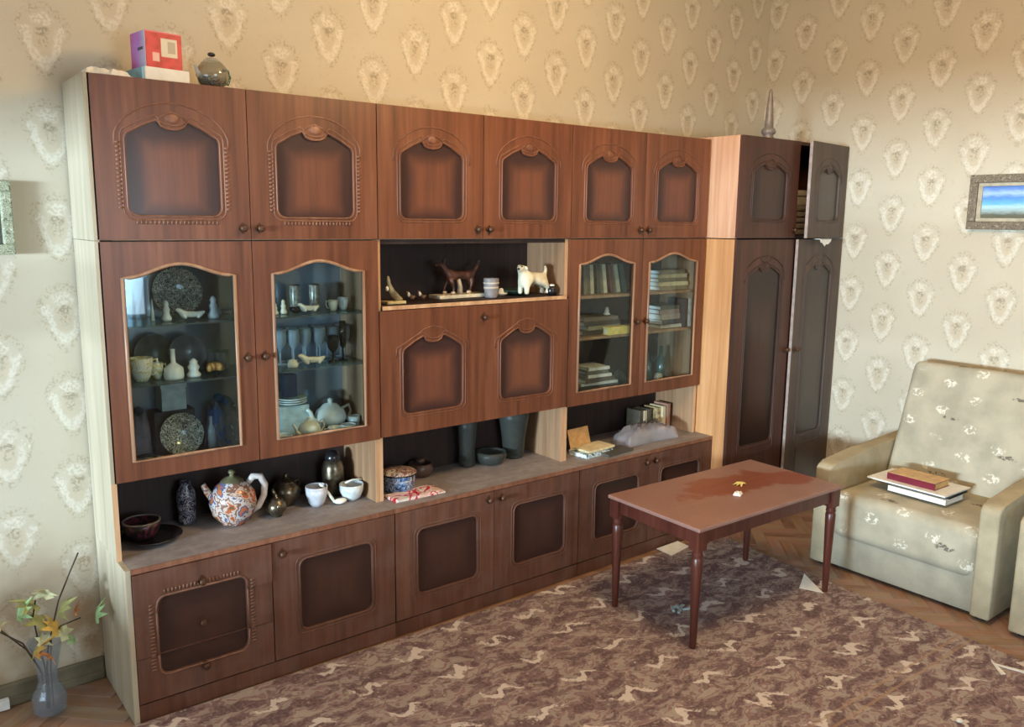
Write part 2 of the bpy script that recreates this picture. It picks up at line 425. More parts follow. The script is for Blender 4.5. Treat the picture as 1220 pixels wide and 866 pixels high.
for i in range(-60, 60):
    for j in range(-14, 14):
        # herringbone lattice (axis aligned), then turned by 45 degrees
        for kind in (0, 1):
            if kind == 0: cx = i*wd+ln/2+j*ln+0; cy = i*wd+wd/2-j*ln
            else: cx = i*wd+wd/2+j*ln+0-wd*0; cy = i*wd+wd+ln/2-j*ln
            X = (cx-cy)*.70711; Y = (cx+cy)*.70711
            X += 1.6; Y -= 1.2
            if not inreg(X, Y) or cnt > 290: continue
            o = bpy.data.objects.new('plank', pl_me[(i*7+j*3+kind*5) % 3]); C.objects.link(o); o.parent = floor
            o.location = (X, Y, random.uniform(-.0006, .0006)); o.rotation_euler = (0, 0, PI/4+(PI/2 if kind else 0)); cnt += 1
bb = plain('baseboard_paint', (120, 110, 88), .6, 0, .15, 12)
def baseboard(name, p0, p1):
    d = Vector((p1[0]-p0[0], p1[1]-p0[1], 0)).normalized(); n = Vector((d.y, -d.x, 0)); b = B()
    for (t, z0, z1) in ((.014, 0, .075), (.022, 0, .03), (.018, .068, .082)):
        a = (p0[0]+n.x*t, p0[1]+n.y*t); c = (p1[0]+n.x*t, p1[1]+n.y*t)
        b.prism([p0, p1, c, a], z0, z1, 'z')
    struct(name, b, bb, bevel=.002)
baseboard('baseboard_back', (XL, ywall(XL)-.001), (-.005, ywall(0)-.001))
baseboard('baseboard_right', (XR-.001, -.5), (XR-.001, YF))

# ------------------------------------------------------------ carpet
def carpet_mat():
    m = Mat('patterned_carpet'); x, y, z = m.coord()
    w = m.noise(m.vec, 7, 3, .6); w2 = m.noise(m.xyz(x+3, y+5, z), 7, 3, .6)
    wx = x+(w-.5)*.12; wy = y+(w2-.5)*.12
    n = m.noise(m.xyz(wx*.8, wy*1.5, 0), 11, 2, .5, .15); n3 = m.noise(m.xyz(wx*.9+7, wy*1.6+2, 0), 15, 2, .55, .2); f = m.noise(m.vec, 85, 2, .6)
    c = m.ramp(n, [(0, (104, 82, 86)), (.43, (132, 108, 111)), (.50, (156, 143, 138)), (.56, (140, 112, 114)), (.62, (166, 153, 146))], True)
    c = m.mix(n3.ss(.56, .58)*.75, c, (106, 82, 88))
    c = m.mix((1-n3.ss(.38, .40))*.6, c, (170, 160, 150))
    c = m.mix((f-.38).clamp()*.9, c, (176, 165, 160))
    a, b = .30, .21
    t = (wx+y*.25)/a; ci = (t+.5).floor(); du = (t-ci)*a
    tz = wy/b-ci.mod(2.0)*.5; dz = (tz-(tz+.5).floor())*b
    w4 = m.noise(m.vec, 19, 3, .6)
    zig = ((du*52).m('SINE'))*.020+(w4-.5)*.09
    q = ((dz-zig).abs()/.017).max((du+(w4-.5)*.09).abs()/.075)+(f-.5)*1.1
    c = m.mix((1-q.ss(.7, 1.05))*.9, c, (216, 206, 202))
    v = m.voro(m.vec, 38)
    c = m.mix((1-v.ss(.14, .24))*w.ss(.48, .6)*.8, c, (180, 164, 152))
    seam = (1-((y+x*.012+1.765).abs()).ss(.004, .008)).max(1-((y+x*.012+1.815).abs()).ss(.004, .008))*x.ss(1.7, 1.9)
    c = m.mix(seam*.55, c, (170, 142, 118))
    m.col(c); m.set(.95, 0, .1); m.bump(f, .4, .003); return m.mt
carpet = B().prism([(-.42, -.343), (3.125, -.400), (3.045, -1.04), (2.98, -2.03), (2.84, -4.3), (-.55, -4.2)], 0, .009, 'z')
single('carpet', carpet, carpet_mat(), 'large brown and beige patterned carpet lying on the parquet floor', 'carpet', (0, 0, 0), smooth=False, bevel=.003)

# ------------------------------------------------------------ wall unit
YU = -.234; YB = -.340; YK = .075           # upper front, base front, back
X0 = [0.0, 1.048, 2.091]; X1 = [1.048, 2.091, 3.098]
ZU = 1.671; ZG = .846; ZW = .568; ZT = 2.2
SEC = ['left', 'middle', 'right']
def arch(w, z0, z1, zt, r=.03, notch=True):
    """closed outline (x,z) centred on x=0 of a carved field: rounded foot, shouldered head with a scallop"""
    p = [(0, z0)]
    for k in range(5):
        a = -PI/2+PI/2*k/4; p.append((w-r+r*cos(a), z0+r+r*sin(a)))
    p += [(w, z1-.015), (w-.006, z1), (w*.62, z1+(zt-z1)*.62), (w*.34, zt)]
    if notch: p += [(w*.28, zt-.008), (w*.25, zt-.018), (w*.14, zt-.026)]
    p.append((0, zt-.028 if notch else zt))
    return p+[(-x, z) for x, z in p[-2:0:-1]]
def rrect(w, z0, z1, r=.03):
    p = [(0, z0)]
    for k in range(5): a = -PI/2+PI/2*k/4; p.append((w-r+r*cos(a), z0+r+r*sin(a)))
    for k in range(5): a = PI/2*k/4; p.append((w-r+r*cos(a), z1-r+r*sin(a)))
    p.append((0, z1)); return p+[(-x, z) for x, z in p[-2:0:-1]]
def ogee(w, z0, z1, zt):
    p = [(0, z0), (w, z0), (w, z1)]
    for k in range(1, 10):
        x = w*(1-k/10); p.append((x, z1+(zt-z1)*(.5+.5*cos(PI*x/(w*.96))) if x < w*.96 else z1))
    p.append((0, zt)); return p+[(-x, z) for x, z in p[-2:0:-1]]
def shift(pl, cx): return [(x+cx, z) for x, z in pl]
def offs(pl, cz, d, w):
    return [(x*(1+d/w), cz+(z-cz)*(1+d/w)) for x, z in pl]
def knob(b, x, y, z, plate=True):
    R = Matrix.Translation((x, y, z)) @ Matrix.Rotation(PI/2, 4, 'X')
    b.lathe([(0, 0), (.006, 0), (.005, .010), (.011, .016), (.013, .022), (.009, .028), (0, .030)], n=12, M=R)
    if plate:
        b.prism([(x-.017, z), (x-.009, z-.009), (x, z-.021), (x+.009, z-.009), (x+.017, z), (x+.009, z+.009), (x, z+.021), (x-.009, z+.009)], y-.003, y+.001)
    return b
def carved_door(parent, cx, hw, z0, z1, yf, mat, pmat, style, knobpos=None, th=.019, name='door', beads=False, mm=None, pz=(1.757, 2.018, 2.066), pw=.153, origin=None, glass=False, hinge=None):
    """a door slab with a hole, its recessed field, mouldings and knob"""
    outer = [(-hw, z0), (hw, z0), (hw, z1), (-hw, z1)]
    if style == 'arch': inn = arch(pw, *pz)
    elif style == 'rect': inn = rrect(pw, pz[0], pz[1])
    else: inn = ogee(pw, *pz)
    b = B().ring_plate(outer, inn, yf, yf+th)
    og = hinge if hinge else (cx, yf, z0)
    T = Matrix.Translation((cx, 0, 0)); bmesh.ops.transform(b.bm, matrix=T, verts=b.bm.verts)
    d = part(name, b, mat, parent, origin=og)
    zc = (pz[0]+pz[1])/2
    if glass:
        t = B().tube([(cx+x, yf-.001, z) for x, z in inn], .0066, 6, True)
        part('glazing_bead', t, trim_glass, d, smooth=True)
        part('glass_pane', B().prism(shift(offs(inn, zc, .006, pw), cx), yf+.007, yf+.010), pane_m, d)
    else:
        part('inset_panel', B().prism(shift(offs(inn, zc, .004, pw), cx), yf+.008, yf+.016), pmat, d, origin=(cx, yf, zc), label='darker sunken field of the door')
        t = B()
        for dd, r in ((.004, .0035), (.017, .0028)):
            t.tube([(cx+x, yf, z) for x, z in offs(inn, zc, dd, pw)], r, 5, True)
        if style == 'arch':
            h = pz[2]
            W2 = pw+.034; cr = [(-W2, pz[1]-.035)]+[(-W2*cos(PI/2*k/9), pz[1]-.005+(h+.066-pz[1])*sin(PI/2*k/9)**1.25) for k in range(10)]
            cr = cr+[(-x, z) for x, z in cr[-2::-1]]
            t.tube([(cx+x, yf, z) for x, z in cr], .0032, 5)
            t.tube([(cx+x, yf, h+.002+.030*(1-(x/.05)**2)) for x in (-.05, -.03, 0, .03, .05)], .003, 5)
            t.ball((cx, yf, h+.012), .016, 1.5, .25, 1, 10)
        if beads:
            zz = pz[0]+.02
            while zz < pz[1]-.02:
                for sx in (-1, 1): t.box(cx+sx*(pw+.026)-.007, cx+sx*(pw+.026)+.007, yf-.003, yf+.001, zz, zz+.007)
                zz += .014
            xx = -pw+.02
            while xx < pw-.02:
                t.box(cx+xx, cx+xx+.007, yf-.003, yf+.001, pz[0]-.031, pz[0]-.018); xx += .014
        part('carved_moulding', t, mm or mould, d, smooth=True)
    if knobpos: part('knob', knob(B(), knobpos[0], yf, knobpos[1]), brass, d, smooth='auto')
    return d
def carcass(t, xa, xb, yf, yk, z0, z1, lm, rm, tm, bm_, back, extra_front_left=0, th=.018, top=True, bottom=True, inset=0):
    part('side_panel', B().box(xa, xa+th, yf-extra_front_left, yk, z0, z1), lm, t, bevel=.001)
    part('side_panel', B().box(xb-th, xb, yf, yk, z0, z1), rm, t, bevel=.001)
    if top: part('top_panel', B().box(xa+th, xb-th, yf, yk, z1-th, z1), tm, t)
    if bottom: part('bottom_panel', B().box(xa+th, xb-th, yf, yk, z0, z0+th), bm_, t)
    part('back_panel', B().box(xa+th, xb-th, yk-.006, yk, z0+(th if bottom else 0), z1-(th if top else 0)), back, t)
toplabels = ['top cabinet with two beaded carved doors, leftmost, carrying a red carton',
             'top cabinet with two carved doors over the open figurine shelf',
             'top cabinet with two carved doors above the book-filled glass doors']
for i in range(3):
    xa, xb = X0[i], X1[i]; lf = .012 if i == 0 else .002
    t = thing('top_cabinet', toplabels[i], 'cabinet', ((xa+xb)/2, YK, ZU))
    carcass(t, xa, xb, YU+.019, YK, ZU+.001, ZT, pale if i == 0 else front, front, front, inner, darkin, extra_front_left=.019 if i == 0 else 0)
    xm = (xa+xb)/2+.002
    c1, c2 = xa+.264, xb-.262
    carved_door(t, (xa+lf+xm-.0015)/2, (xm-.0015-xa-lf)/2, ZU+.004, ZT-.001, YU, front, panel_up, 'arch', (xm-.032, 1.714), beads=(i == 0), mm=mould if i == 0 else mould2)
    carved_door(t, (xm+.0015+xb-.002)/2, (xb-.002-xm-.0015)/2, ZU+.004, ZT-.001, YU, front, panel_up, 'arch', (xm+.032, 1.714), beads=(i == 0), mm=mould if i == 0 else mould2)
midlabels = ['glass-fronted display cabinet with crystal and porcelain, leftmost of the wall unit',
             'cabinet with open figurine shelf above a wide drop-down flap',
             'glass-fronted cabinet holding stacked books and papers']
mids = []
for i in (0, 1, 2):
    xa, xb = X0[i], X1[i]; lf = .012 if i == 0 else .002; xm = (xa+xb)/2+.002
    t = thing('display_cabinet' if i != 1 else 'flap_cabinet', midlabels[i], 'cabinet', ((xa+xb)/2, YK, ZW)); mids.append(t)
    # the side boards run down to the worktop and frame the open niche
    part('side_panel', B().box(xa, xa+.018, YU+(0 if i == 0 else .019), YK, ZW, ZU), pale if i == 0 else inner, t, bevel=.001)
    part('side_panel', B().box(xb-.018, xb, YU+.019, YK, ZW, ZU), inner, t, bevel=.001)
    # front edge banding
    part('edge_strip', B().box(xa+.0005, xa+.0175, YU+.0165+(-.019 if i == 0 else 0), YU+.019+(-.019 if i == 0 else 0)-.0001, ZW, ZG if i != 1 else ZU), edge, t, label='light veneered front edge')
    part('edge_strip', B().box(xb-.0175, xb-.0005, YU+.0165, YU+.0189, ZW, ZG if i != 1 else ZU), edge, t, label='light veneered front edge')
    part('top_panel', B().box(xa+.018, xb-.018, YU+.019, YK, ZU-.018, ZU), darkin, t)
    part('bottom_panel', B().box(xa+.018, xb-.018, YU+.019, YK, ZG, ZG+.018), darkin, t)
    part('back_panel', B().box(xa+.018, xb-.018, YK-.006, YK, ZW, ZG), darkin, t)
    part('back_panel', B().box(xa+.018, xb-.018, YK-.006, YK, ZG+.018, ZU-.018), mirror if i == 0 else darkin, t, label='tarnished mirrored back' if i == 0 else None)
    if i == 1:
        part('shelf', B().box(xa+.018, xb-.018, YU+.004, YK, 1.384, 1.400), darkin, t)
        part('edge_strip', B().box(xa+.018, xb-.018, YU+.0015, YU+.004, 1.384, 1.4005), edge, t, label='light front edge of the open shelf')
        # drop-down flap with two fields
        f0, f1 = ZG+.004, 1.381; P = []
        pa, pb = xa+.264, xb-.262; xmid = xm
        z_ = (.938, 1.212, 1.262)
        b = B()
        for cx, xl, xr in ((pa, xa+.003, xmid), (pb, xmid, xb-.003)):
            q = B.ring_plate
            inn = arch(.15, *z_)
            # half fields with unequal margins: shift the outer loop about the field centre
            tmp = B().ring_plate([(xl-cx, f0), (xr-cx, f0), (xr-cx, f1), (xl-cx, f1)], inn, YU, YU+.019)
            bmesh.ops.translate(tmp.bm, verts=tmp.bm.verts, vec=(cx, 0, 0))
            me = bpy.data.meshes.new('tmp'); tmp.bm.to_mesh(me); tmp.bm.free(); b.bm.from_mesh(me); bpy.data.meshes.remove(me)
        d = part('flap_door', b, front, t, origin=(xm, YU, f0))
        for cx in (pa, pb):
            inn = arch(.15, *z_); zc = 1.075
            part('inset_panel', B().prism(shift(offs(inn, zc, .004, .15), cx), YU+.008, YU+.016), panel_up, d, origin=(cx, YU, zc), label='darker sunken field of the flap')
            tb = B()
            for dd, r in ((.004, .0035), (.017, .0026)): tb.tube([(cx+x, YU, z) for x, z in offs(inn, zc, dd, .15)], r, 5, True)
            h = 1.262; cr = [(-.186, 1.18), (-.184, 1.222), (-.162, 1.232), (-.08, h+.012), (-.05, h+.032), (0, h+.044)]; cr = cr+[(-x, z) for x, z in cr[-2::-1]]
            tb.tube([(cx+x, YU, z) for x, z in cr], .003, 5)
            part('carved_moulding', tb, mould2, d, smooth=True)
        part('knob', knob(B(), xm+.005, YU, 1.327), brass, d, smooth='auto')
    else:
        w = .189 if i == 0 else .190
        for k, cx in ((0, xa+.268 if i == 0 else xa+.255), (1, xb-.258)):
            xl, xr = (xa+lf, xm-.0015) if k == 0 else (xm+.0015, xb-.002)
            inn = ogee(w, .914, 1.548, 1.592)
            tmp = B().ring_plate([(xl-cx, ZG), (xr-cx, ZG), (xr-cx, ZU-.003), (xl-cx, ZU-.003)], inn, YU, YU+.019)
            bmesh.ops.translate(tmp.bm, verts=tmp.bm.verts, vec=(cx, 0, 0))
            d = part('glass_door', tmp, front, t, origin=(cx, YU, ZG))
            part('glazing_bead', B().tube([(cx+x, YU-.001, z) for x, z in inn], .0066, 6, True), trim_glass, d, smooth=True, label='pale raised bead around the glass')
            part('glass_pane', B().prism(shift(offs(inn, 1.23, .006, w), cx), YU+.007, YU+.010), pane_m, d)
            part('knob', knob(B(), xm+(-.033 if k == 0 else .033), YU, 1.243), brass, d, smooth='auto')
        for zs in (1.372, 1.162):
            part('shelf', B().box(xa+.018, xb-.018, YU+.05, YK-.008, zs, zs+(.006 if i == 0 else .014)), shelf_glass if i == 0 else inner, t)
# base cabinets
baselabels = ['base cabinet with three drawers and one door, nearest the camera',
              'base cabinet with two doors under the open niche with the blue pot',
              'base cabinet with two doors half hidden behind the wooden table']
for i in range(3):
    xa, xb = X0[i], X1[i]+(.012 if i == 2 else 0); xm = (xa+xb)/2-.005
    t = thing('base_cabinet', baselabels[i], 'cabinet', ((xa+xb)/2, YK, 0))
    part('side_panel', B().box(xa, xa+.018, YB+(0 if i == 0 else .019), YK, 0, ZW-(.0 if i == 0 else .018)), pale if i == 0 else base_front, t, bevel=.001)
    part('side_panel', B().box(xb-.018, xb, YB+.019, YK, 0, ZW-.018), base_front, t, bevel=.001)
    part('back_panel', B().box(xa+.018, xb-.018, YK-.006, YK, .05, ZW-.018), darkin, t)
    part('bottom_panel', B().box(xa+.018, xb-.018, YB+.02, YK-.006, .055, .07), darkin, t)
    part('plinth', B().box(xa+(.018 if i == 0 else .001), xb-.001, YB+.003, YB+.018, .0, .064), base_front, t)
    part('worktop', B().box(xa+(.018 if i == 0 else 0), xb, YB+.004, YK, ZW-.018, ZW), worktop, t)
    part('edge_strip', B().box(xa+(.018 if i == 0 else 0), xb, YB, YB+.004, ZW-.018, ZW+.0005), mould, t, label='light brown front edge of the worktop')
    z0, z1 = .070, ZW-.021; cx = xa+.255
    if i == 0:
        # three drawers share one rounded field
        fx0, fx1, fz0, fz1 = cx-.156, cx+.156, .160, .447; r = .03; yd = YB
        xl, xr = xa+.020, .512
        def arc(cx_, cz_, a0, a1): return [(cx_+r*cos(a0+(a1-a0)*k/4), cz_+r*sin(a0+(a1-a0)*k/4)) for k in range(5)]
        zs1, zs2 = .236, .397
        dr = []
        top_poly = [(xl, zs2+.001), (fx0, zs2+.001)]+arc(fx0+r, fz1-r, PI, PI/2)+arc(fx1-r, fz1-r, PI/2, 0)+[(fx1, zs2+.001), (xr, zs2+.001), (xr, z1), (xl, z1)]
        bot_poly = [(xl, z0), (xr, z0), (xr, zs1-.001), (fx1, zs1-.001)]+arc(fx1-r, fz0+r, 0, -PI/2)+arc(fx0+r, fz0+r, -PI/2, -PI)+[(fx0, zs1-.001), (xl, zs1-.001)]
        specs = [('top', [top_poly], (zs2+.001, fz1), -.006, .473), ('mid', [[(xl, zs1+.001), (xr, zs1+.001), (xr, zs2-.001), (fx1, zs2-.001), (fx1, zs1+.002), (fx0, zs1+.002), (fx0, zs2-.001), (xl, zs2-.001)]], (zs1+.001, zs2-.001), 0, .312), ('low', [bot_poly], (fz0, zs1-.001), 0, .146)]
        for nm, polys, (pz0, pz1), dy, kz in specs:
            b = B()
            for pl in polys: b.prism(pl, yd+dy, yd+dy+.019)
            d = part('drawer', b, base_front, t, origin=(cx, yd+dy, pz0))
            part('inset_panel', B().box(fx0-.003, fx1+.003, yd+dy+.008, yd+dy+.018, pz0, pz1), panel_low, d, origin=(cx, yd+dy, .30), label='darker sunken field of the drawer')
            tb = B()
            if nm == 'top': cont = [(fx0-.006, pz0)]+[(fx0-.006, fz1-r)]+[(x+(-.004 if x < cx else .004), z+.005) for x, z in arc(fx0+r, fz1-r, PI, PI/2)+arc(fx1-r, fz1-r, PI/2, 0)]+[(fx1+.006, pz0)]; tb.tube([(x, yd+dy, z) for x, z in cont], .004, 5)
            elif nm == 'low': cont = [(fx0-.006, pz1)]+[(x+(-.004 if x < cx else .004), z-.005) for x, z in arc(fx0+r, fz0+r, PI, PI*1.5)+arc(fx1-r, fz0+r, -PI/2, 0)]+[(fx1+.006, pz1)]; tb.tube([(x, yd+dy, z) for x, z in cont], .004, 5)
            else:
                tb.tube([(fx1+.006, yd+dy, pz0), (fx1+.006, yd+dy, pz1)], .004, 5)
                tl = B().tube([(fx0-.006, yd+dy, pz0), (fx0-.006, yd+dy, pz1)], .004, 5)
            zz = max(pz0, fz0+.02)
            while zz < min(pz1, fz1-.02):
                for sx in (fx0-.024, fx1+.024): (tl if nm == 'mid' and sx < cx else tb).box(sx-.008, sx+.008, yd+dy-.003, yd+dy+.001, zz, zz+.006)
                zz += .013
            if nm == 'top':
                xx = fx0+.02
                while xx < fx1-.02: tb.box(xx, xx+.006, yd+dy-.003, yd+dy+.001, fz1+.014, fz1+.028); xx += .013
            part('carved_moulding', tb, mould_low, d, smooth=True)
            if nm == 'mid': part('carved_moulding', tl, mould_low, d, smooth=True)
            part('knob', knob(B(), cx-.005, yd+dy+(.008 if nm == 'mid' else 0), kz), brass, d, smooth='auto')
        xl, xr = .516, xb-.003; c2 = .783
        rng = [(c2, xl, xr, .553, .499)]
    else:
        rng = [(xa+.268, xa+.003, xm-.0015, xm-.032, .512), (xb-.252-(.012 if i == 2 else 0), xm+.0015, xb-.003, xm+.040, .510)]
    for cx2, xl, xr, kx, kz in rng:
        inn = rrect(.155, .165, .452)
        tmp = B().ring_plate([(xl-cx2, z0), (xr-cx2, z0), (xr-cx2, z1), (xl-cx2, z1)], inn, YB, YB+.019)
        bmesh.ops.translate(tmp.bm, verts=tmp.bm.verts, vec=(cx2, 0, 0))
        d = part('door', tmp, base_front, t, origin=(cx2, YB, z0))
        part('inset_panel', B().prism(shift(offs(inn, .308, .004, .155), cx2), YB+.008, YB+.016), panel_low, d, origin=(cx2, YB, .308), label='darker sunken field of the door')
        tb = B()
        for dd, r_ in ((.004, .0035), (.018, .0025)): tb.tube([(cx2+x, YB, z) for x, z in offs(inn, .308, dd, .155)], r_, 5, True)
        part('carved_moulding', tb, base_front, d, smooth=True)
        part('knob', knob(B(), kx, YB, kz), brass, d, smooth='auto')

# ------------------------------------------------------------ wardrobe
YW = -.434; WA, WB_ = 3.130, 4.142; YKW = .135; WM = 3.640
WZT = 2.213
for up in (0, 1):
    z0, z1 = ((.0, 1.668), (1.672, WZT))[up]
    t = thing('wardrobe_top_cabinet' if up else 'wardrobe', 'dark top cabinet with one door ajar, standing on the wardrobe under the finial' if up else 'tall dark brown two-door wardrobe with orange side in the room corner', 'cabinet' if up else 'wardrobe', ((WA+WB_)/2, YKW, z0))
    if up: ya = YW
    carcass(t, WA-.018, WB_, YW+.019, YKW, z0+.001, z1, pink if up else orange, ward_front, ward_front, darkin, darkin, extra_front_left=0)
    hw = (WM-WA+.018)/2-.002
    if up: pz = (1.778, 2.030, 2.068)
    else:
        pz = (.505, 1.47, 1.515)
        part('plinth', B().box(WA, WB_-.002, YW+.004, YW+.019, 0, .07), ward_front, t)
        part('shelf', B().box(WA, WB_-.018, YW+.03, YKW-.01, 1.30, 1.318), darkin, t)
    zb = z0+.004 if up else .075
    cl = (WA-.018+WM)/2; cr = (WM+WB_)/2
    carved_door(t, cl, (WM-.0015-WA+.018)/2, zb, z1-.001, YW, ward_front, panel_ward, 'arch', (WM-.03, 1.72 if up else 1.03), pz=pz, pw=.150, mm=ward_mould)
    d = carved_door(t, cr, (WB_-.002-WM-.0015)/2, zb, z1-.001, YW, ward_grey, panel_grey, 'arch', None if up else (WM+.035, 1.03), pz=pz, pw=.140, mm=ward_grey, hinge=(WB_-.002, YW, zb))
    d['label'] = 'door standing ajar with a greyish dusty front'
    part('edge_strip', B().box(WM+.0012, WM+.0035, YW+.001, YW+.018, zb, z1-.001), plain('pale_raw_edge_%d' % up, (164, 148, 140), .6), d, label='pale raw edge of the door')
    d.rotation_euler = (0, 0, math.radians(8.5 if up else 3.0))
    if not up:
        pl = [(cr-.14, .12), (cr+.14, .12), (cr+.14, .40), (cr-.14, .40)]
        part('lower_field', B().prism([(cr-.13, .14), (cr+.13, .14), (cr+.13, .42), (cr-.13, .42)], YW-.002, YW+.001), panel_grey, d, origin=(cr, YW, .28))
cloth = B()
for k in range(5): cloth.box(-.09, .09, -.11, .11, .0+k*.035, .03+k*.035)
single('folded_linen', cloth, plain('grey_linen', (150, 140, 136), .9), 'folded pale linen stacked inside the ajar wardrobe top cabinet', 'linen', (3.93, -.20, 1.692), bevel=.006, smooth=True)
single('folded_linen', B().box(-.09, .08, -.1, .1, 0, .05).box(-.08, .09, -.1, .1, .055, .09), plain('white_linen', (206, 200, 192), .9), 'small white linen bundle lying on the grey folded linen in the wardrobe', 'linen', (3.93, -.20, 1.692+.172), bevel=.008, smooth=True)
# paper poking out under the door
b = B()
b.prism([(0, 0), (.05, -.02), (.10, -.012), (.115, .0), (.11, .03), (.04, .035)], 0, .002, 'z')
b.prism([(.0, .002), (.118, .002), (.112, -.014), (.085, -.030), (.070, -.026), (.052, -.040), (.03, -.022), (.012, -.018)], -.034, -.031)
b.prism([(.0, -.034), (.1, -.034), (.1, .0), (0, .0)], -.001, .003, 'z')
single('crumpled_paper', b, white_paper, 'crumpled white paper poking out below the ajar wardrobe top door', 'paper', (3.79, -.468, 1.6685), smooth=False)
# finial on top
b = B().lathe([(0, 0), (.032, 0), (.034, .02), (.026, .034), (.038, .044), (.041, .058), (.034, .070), (.026, .078), (.023, .12), (.019, .18), (.014, .24), (.010, .262), (.012, .268), (.006, .285), (0, .290)], n=20)
single('turned_finial', b, plain('grey_turned_metal', (138, 128, 122), .45, .3), 'tall grey turned finial standing on top of the wardrobe', 'finial', (3.545, -.28, WZT+.001))

# ------------------------------------------------------------ things on top of the left cabinet
t = thing('red_carton', 'red and pink square carton with a white panel on top of the wall unit', 'box', (.262, -.125, ZT+.045), 0.12)
def cartonmat():
    m = Mat('red_carton_print'); x, y, z = m.coord()
    n = m.noise(m.vec, 30, 2); c = m.ramp(n, [(.35, (176, 44, 46)), (.6, (208, 60, 66))])
    p = (1-((x-.018).abs()).ss(.026, .029))*(1-((z-.068).abs()).ss(.028, .031))
    c = m.mix(p, c, (214, 206, 190)); g = (1-((x-.026).abs()).ss(.012, .014))*(1-((z-.07).abs()).ss(.018, .02)); c = m.mix(g*.6, c, (150, 130, 110))
    d = (1-((x+.028).abs()).ss(.010, .013))*(1-((z-.035).abs()).ss(.012, .016)); c = m.mix(d, c, (228, 180, 172))
    e = z.ss(.112, .116); c = m.mix(e, c, (226, 128, 140)); m.col(c); m.set(.45); return m.mt
part('carton_body', B().box(-.062, .062, -.060, .060, 0, .118), cartonmat(), t, world=False, bevel=.002)
def sidemat():
    m = Mat('violet_carton_side'); x, y, z = m.coord()
    c = m.ramp((y*4+.5+(m.noise(m.vec, 14, 2)-.5)*.4).clamp(), [(.25, (196, 204, 236)), (.5, (190, 130, 220)), (.8, (196, 70, 150))])
    w = (1-((z-.062).abs()).ss(.004, .006))*(1-((y+.02).abs()).ss(.02, .024)); c = m.mix(w, c, (60, 70, 96)); m.col(c); m.set(.45); return m.mt
part('side_print', B().box(-.0632, -.0618, -.059, .059, .001, .117), sidemat(), t, world=False, label='pale blue and violet printed side')
t2 = thing('flat_carton', 'flat white carton with pale blue end lying under the red carton', 'box', (.262, -.125, ZT+.001), .12)
part('carton_body', B().box(-.075, .078, -.075, .075, 0, .043), white_paper, t2, world=False, bevel=.003)
part('blue_end', B().box(-.082, -.0752, -.07, .07, .002, .040), plain('sky_blue_print', (140, 196, 222), .5), t2, world=False, label='pale blue end')
def crumple(w, d, h, seed, nx=10, ny=8, base=0.0, var=.45):
    random.seed(seed); b = B(); g = {}
    for top in (1, 0):
        for i in range(nx+1):
            for j in range(ny+1):
                u = i/nx*2-1; v = j/ny*2-1; e = max(0, 1-max(abs(u), abs(v))**3)
                k = 1+.06*sin(5*math.atan2(v, u+1e-6)+seed)
                z = base+(h*e**.5*(1-var+var*random.random()) if top else 0)+(.0015 if top else 0)
                g[top, i, j] = b.bm.verts.new((u*w/2*k+random.uniform(-.004, .004)*(e > 0), v*d/2*k, z))
    for i in range(nx):
        for j in range(ny):
            b.bm.faces.new([g[1, i, j], g[1, i+1, j], g[1, i+1, j+1], g[1, i, j+1]]); b.bm.faces.new([g[0, i, j], g[0, i, j+1], g[0, i+1, j+1], g[0, i+1, j]])
    for i in range(nx):
        b.bm.faces.new([g[1, i, 0], g[0, i, 0], g[0, i+1, 0], g[1, i+1, 0]]); b.bm.faces.new([g[1, i+1, ny], g[0, i+1, ny], g[0, i, ny], g[1, i, ny]])
    for j in range(ny):
        b.bm.faces.new([g[1, 0, j+1], g[0, 0, j+1], g[0, 0, j], g[1, 0, j]]); b.bm.faces.new([g[1, nx, j], g[0, nx, j], g[0, nx, j+1], g[1, nx, j+1]])
    random.seed(seed+50); return b
single('crumpled_wrapping', crumple(.15, .16, .028, 3), white_paper, 'crumpled white wrapping paper on the left end of the wall unit top', 'paper', (.085, -.14, ZT+.001), smooth=False)
t = thing('glass_teapot', 'small round glass teapot with dark lid knob beside the red carton', 'teapot', (.437, -.16, ZT+.001), .4)
prof = [(0, 0), (.028, 0), (.046, .014), (.056, .040), (.052, .066), (.036, .086), (.026, .092)]
part('pot_body', B().lathe(prof, n=20), thin_glass('smoky_teapot_glass', (216, 212, 196), .05, .05, .15), t, world=False, smooth=True)
part('pot_contents', B().lathe([(0, .004), (.03, .004), (.046, .02), (.050, .036), (0, .037)], n=20), patchy('dark_contents', [(90, 70, 58), (160, 140, 120), (80, 110, 84), (190, 184, 170)], 40), t, world=False, smooth=True)
part('lid', B().lathe([(.03, .092), (.02, .100), (.006, .104), (0, .105)], n=16), glassm, t, world=False, smooth=True)
part('lid_knob', B().ball((.0, 0, .114), .011, 1.4, 1, .7), dark_m, t, world=False, smooth=True)
part('handle', B().tube([(.048, 0, .068), (.072, 0, .07), (.082, 0, .048), (.07, 0, .022), (.05, 0, .024)], .0045, 6), glass_green, t, world=False, smooth=True)
part('spout', B().tube([(-.046, 0, .03), (-.066, 0, .048), (-.074, 0, .070)], [.010, .007, .005], 8), glassm, t, world=False, smooth=True)

